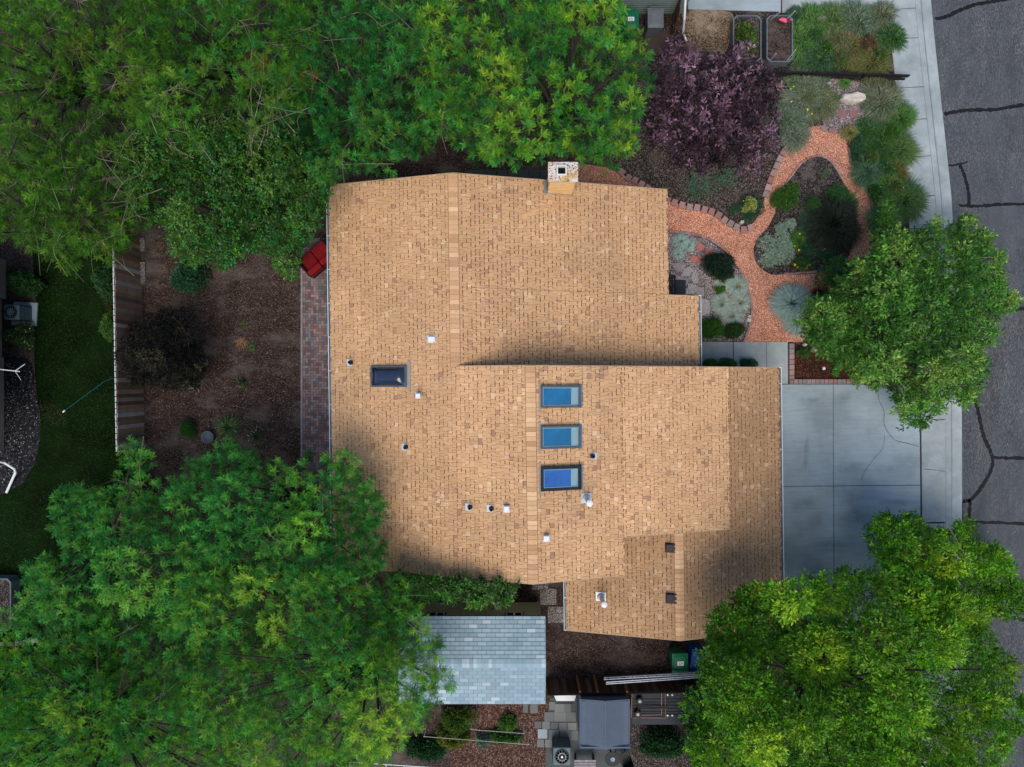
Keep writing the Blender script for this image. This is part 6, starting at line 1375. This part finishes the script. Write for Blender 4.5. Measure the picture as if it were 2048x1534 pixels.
g = MB(); g.box((xm, (ya + yb) / 2, zt_ + 0.012), (0.06, yb - ya, 0.03)); g.build('ridge', M['bluegrey'], t)
t = thing('tray', 'shallow white plastic tray under the fence end', 'tray', (*P(1130, 1396)[:2], 0)); g = MB(); g.prism([(P(1108, 0, 0.5)[0], P(0, 1391, .5)[1]), (P(1152, 0, .5)[0], P(0, 1391, .5)[1]), (P(1149, 0, .5)[0], P(0, 1402, .5)[1]), (P(1113, 0, .5)[0], P(0, 1402, .5)[1])], 0.3, 0.5); g.build('basin', M['white'], t)
g = MB(); g.box((*P(1130, 1397)[:2], 0.15), (0.6, 0.15, 0.3)); g.build('foot', M['black'], t)
# trailer bed
zt_ = 0.7; xa, yb, _ = P(1263, 1386, zt_); xb, ya, _ = P(1376, 1450, zt_); t = thing('flat_trailer', 'dark ribbed flat trailer with pinkish pipe frame and two small wheels', 'trailer', ((xa + xb) / 2, (ya + yb) / 2, 0))
g = MB(); g.box(((xa + xb) / 2, (ya + yb) / 2, zt_ - .1), (xb - xa, yb - ya, 0.14)); g.box(((xa + xb) / 2, (ya + yb) / 2, .25), (xb - xa - .3, yb - ya - .3, 0.5))
for k in range(6): g.box(((xa + xb) / 2, ya + 0.35 + k * 0.115, zt_ - .02), (xb - xa - .1, 0.05, 0.025))
g.build('deck', M['darkdeck'], t)
def rp(x, y): p = P(x, y, zt_ + .03); return p
for q in ([(1263, 1386), (1330, 1386), (1331, 1436), (1282, 1435)], [(1264, 1386), (1262, 1435), (1272, 1436)], [(1323, 1386), (1323, 1429), (1283, 1430)]):
    g = MB(); g.tube([rp(*p) for p in q], 0.018, 6); g.build('pipe', M['copper'], t)
for px, py in ((1279, 1401), (1275, 1427)):
    c = P(px, py, zt_ + .08); g = MB(); g.lathe(c, [(0.05, 0), (0.115, 0), (0.13, .04), (0.115, .08), (.05, .08)], 18); wh = g.build('wheel', M['black'], t); g = MB(); g.lathe((c[0], c[1], c[2] + .075), [(0.06, 0), (0.055, .02), (0.001, .022)], 14); g.build('hub', M['greymetal'], wh)
g = MB(); g.tube([P(1279, 1401, zt_ + .1), P(1275, 1427, zt_ + .1)], 0.02, 6); g.tube([P(1278, 1413, zt_ + .1), P(1336, 1417, zt_ + .1)], 0.022, 6); g.build('axle', M['black'], t)
for px, py in ((1335, 1389), (1344, 1389), (1335, 1430), (1344, 1430)):
    g = MB(); g.lathe(P(px, py, zt_ - .01), [(0.035, 0), (0.04, .03), (0.025, .045), (.001, .046)], 12); g.build('knob', M['galv'], t)
x, y, _ = P(1226, 1521, .8); t = thing('patio_table', 'small dark round table with a pale blue plate', 'table', (x, y, 0)); g = MB(); g.lathe((x, y, .68), [(0.27, 0), (0.28, .02), (0.27, .035), (.001, .036)], 24); g.build('top', M['black'], t); g = MB(); g.tube([(x, y, 0), (x, y, .68)], 0.03, 8); g.build('leg', M['black'], t)
g = MB(); g.lathe((x, y, .72), [(0.05, 0), (0.085, .015), (0.08, .018), (.001, .006)], 20); tag(g.build('plate', M['flash']), 'pale blue round plate on the small dark table', 'plate')
x, y, _ = P(1249, 1520, .5); t = thing('garden_chair', 'dark folding chair turned toward the small round table', 'chair', (x, y, 0)); ORG[t.name] = (0, 0, 0); t.rotation_euler = (0, 0, R(35))
g = MB(); g.box((0, 0, .44), (.42, .42, .03)); g.build('seat', M['black'], t); g = MB(); g.box((0, -.21, .68), (.42, .03, .42)); g.build('backrest', M['black'], t)
for sx in (-1, 1):
    for sy in (-1, 1): g = MB(); g.box((sx * .19, sy * .19, .22), (.03, .03, .44)); g.build('leg', M['black'], t)
x, y, _ = P(1170, 1527, .45); t = thing('garden_bench', 'pale slatted bench at the bottom edge beside the air conditioner', 'bench', (x, y, 0)); g = MB()
for k in range(3): g.box((x, y + .10 - .1 * k, .45), (.8, .08, .03))
g.build('seat', M['greystone'], t); g = MB()
for s in (-1, 1): g.box((x + s * .34, y, .22), (.05, .3, .44))
g.build('leg_frame', M['darkwood'], t)
# orange planters glimpsed under the locusts
for px, py, lb in ((505, 130, 'left'), (600, 142, 'right')):
    x, y, _ = P(px, py, 2.2); t = thing('patio_umbrella', 'orange awning glimpsed through the locust leaves, %s of two' % lb, 'awning', (x, y, 0), group='orange awnings under the locusts'); g = MB(); g.lathe((x, y, 2.0), [(0.62, 0), (0.6, .02), (0.3, .14), (0.001, .24)], 8); g.build('canopy', plain('orange_cloth', (0.65, 0.20, 0.04), .8, .15, 5), t); g = MB(); g.tube([(x, y, 0), (x, y, 2.2)], .025, 6); g.build('pole', M['darkwood'], t)

# oil and tyre marks on the driveway
m, nt, bs = newmat('oil_stain'); co = coords(nt); bs.inputs['Base Color'].default_value = (0.07, 0.08, 0.085, 1); bs.inputs['Roughness'].default_value = 0.7
tcn = nt.nodes.new('ShaderNodeTexCoord'); gr = nt.nodes.new('ShaderNodeTexGradient'); gr.gradient_type = 'SPHERICAL'; mpn = nt.nodes.new('ShaderNodeMapping')
nt.links.new(tcn.outputs['Object'], mpn.inputs[0]); nt.links.new(mpn.outputs[0], gr.inputs[0])
rr_ = ramp(nt, [(0.30, (0, 0, 0)), (0.75, (0.45, 0.45, 0.45))]); nt.links.new(noise(nt, co, 3.0, 8, 0.75), rr_.inputs[0])
mm_ = nt.nodes.new('ShaderNodeMath'); mm_.operation = 'MULTIPLY'; nt.links.new(gr.outputs['Fac'], mm_.inputs[0]); nt.links.new(rr_.outputs[0], mm_.inputs[1]); nt.links.new(mm_.outputs[0], bs.inputs['Alpha'])
M['stain'] = m
for px, py, sx, sy, a in ((1686, 796, .55, .32, .5), (1626, 800, .3, .14, 0), (1700, 935, .7, .3, .1), (1768, 938, .45, .25, 0), (1712, 1035, 1.1, .5, .1), (1600, 1010, .9, .35, .3), (1665, 1090, 1.0, .4, 0), (1790, 1005, .8, .2, 0), (1612, 905, .9, .12, 1.5)):
    g = MB(); g.sheet([(-1, -1), (1, -1), (1, 1), (-1, 1)], 0); o = g.build('driveway_stain', M['stain']); o.location = (*P(px, py)[:2], 0.0345); o.scale = (sx, sy, 1); o.rotation_euler = (0, 0, a); tag(o, kind='structure')
# fallen leaflets on roof, paving and road
rg = np.random.default_rng(909); pts = []
for _ in range(420):
    k = rg.random()
    if k < .4: px, py = rg.uniform(668, 1040), rg.uniform(380, 1130); z = PL.hit(px, py)[2] if px < 905 or py > 740 else PR1.hit(px, py)[2]
    elif k < .6: px, py = rg.uniform(1080, 1230), rg.uniform(740, 1140); z = PR2.hit(px, py)[2]
    elif k < .75: px, py = rg.uniform(1580, 1830), rg.uniform(780, 1100); z = 0.035
    else: px, py = rg.uniform(1932, 2040), rg.uniform(10, 1250); z = -0.078
    pts.append(P(px, py, z + 0.03))
pts = np.array(pts); n = len(pts); a = rg.uniform(0, 6.28, n); r = rg.uniform(.012, .032, n); V = np.zeros((n, 4, 3))
for k in range(4):
    q = r * (1 if k % 2 else .4); V[:, k, 0] = pts[:, 0] + np.cos(a + k * 1.57) * q; V[:, k, 1] = pts[:, 1] + np.sin(a + k * 1.57) * q; V[:, k, 2] = pts[:, 2] + rg.uniform(-.008, .008, n)
tag(np_mesh('fallen_leaves', V, 4, pal(rg, n, [(0.35, 0.28, 0.08), (0.22, 0.12, 0.05), (0.45, 0.38, 0.2), (0.12, 0.14, 0.04)]), M['petal']), 'small fallen leaves scattered on roof, driveway and road', 'leaf litter', kind='stuff')

# a few more low plants in the island and along the beds
tuft('bunch_grass', 'soft green clump at the right edge of the island bed', 1692, 410, 22, 0.4, GR, 301, 700, 0.007, wild=0.8, core=0.6)
tuft('bunch_grass', 'blue-green clump between the silver mat and the dark grass', 1625, 450, 24, 0.4, BG, 302, 800, 0.007, wild=0.8, core=0.6)
bush('low_shrub', 'blue-green low foliage under the daylily clump', 1612, 498, 30, 0.25, BG, 303, 0.05, 700, 'plant', 0.7)
bush('low_shrub', 'dark green low foliage below the dark round grass', 1655, 508, 30, 0.25, BG + GR[:1], 304, 0.05, 600, 'plant', 0.6)
bush('low_shrub', 'sparse sage weed in the arched tip of the island bed', 1650, 345, 16, 0.2, SG, 305, 0.04, 160, 'plant', 1.3)
tuft('bunch_grass', 'thin green grass seedlings below the purple tree', 1400, 372, 26, 0.15, BG, 306, 160, 0.006, wild=1.5, core=0.9)
tuft('bunch_grass', 'thin green grass seedlings right of the purple tree trunk', 1452, 352, 22, 0.15, BG, 307, 140, 0.006, wild=1.5, core=0.9)
bush('low_shrub', 'blue-green weed patch beside the cream shrub', 1470, 418, 16, 0.2, BG, 308, 0.04, 160, 'plant', 0.8)

MX = [(1745, 315, 20, GR + OL, 'loose green shrublet right of the path loop top'), (1775, 335, 22, BG + GR, 'blue-green shrublet in the sidewalk strip'), (1750, 385, 22, GR + DG, 'dark leafy shrublet above the street tree crown'), (1795, 375, 18, OL + GR, 'olive shrublet touching the sidewalk edge'), (1720, 285, 16, BG, 'blue-green flowering shrublet at the loop'), (1785, 265, 20, GR, 'leafy green shrublet by the sidewalk below the boulder'),
      (1630, 70, 20, GR + BG, 'leafy shrublet in the neighbour strip'), (1680, 120, 24, OL + GR, 'tawny leafy shrublet above the black fence'), (1735, 85, 22, [(0.16, 0.09, 0.07), (0.12, 0.10, 0.05)], 'reddish brown shrublet in the neighbour strip'), (1760, 110, 20, GR + OL, 'green shrublet near the fence end'), (1655, 95, 20, GR, 'bright leafy shrublet between the iris clumps')]
for i, (x, y, r, c_, lb) in enumerate(MX): bush('shrublet', lb, x, y, r, 0.5, c_, 400 + i, 0.06, 380, 'shrub', 0.9, style='lance', lumps=9, flowers=([(0.6, 0.6, 0.45), (0.55, 0.3, 0.2), (0.7, 0.6, 0.1)], 14, 0.015))
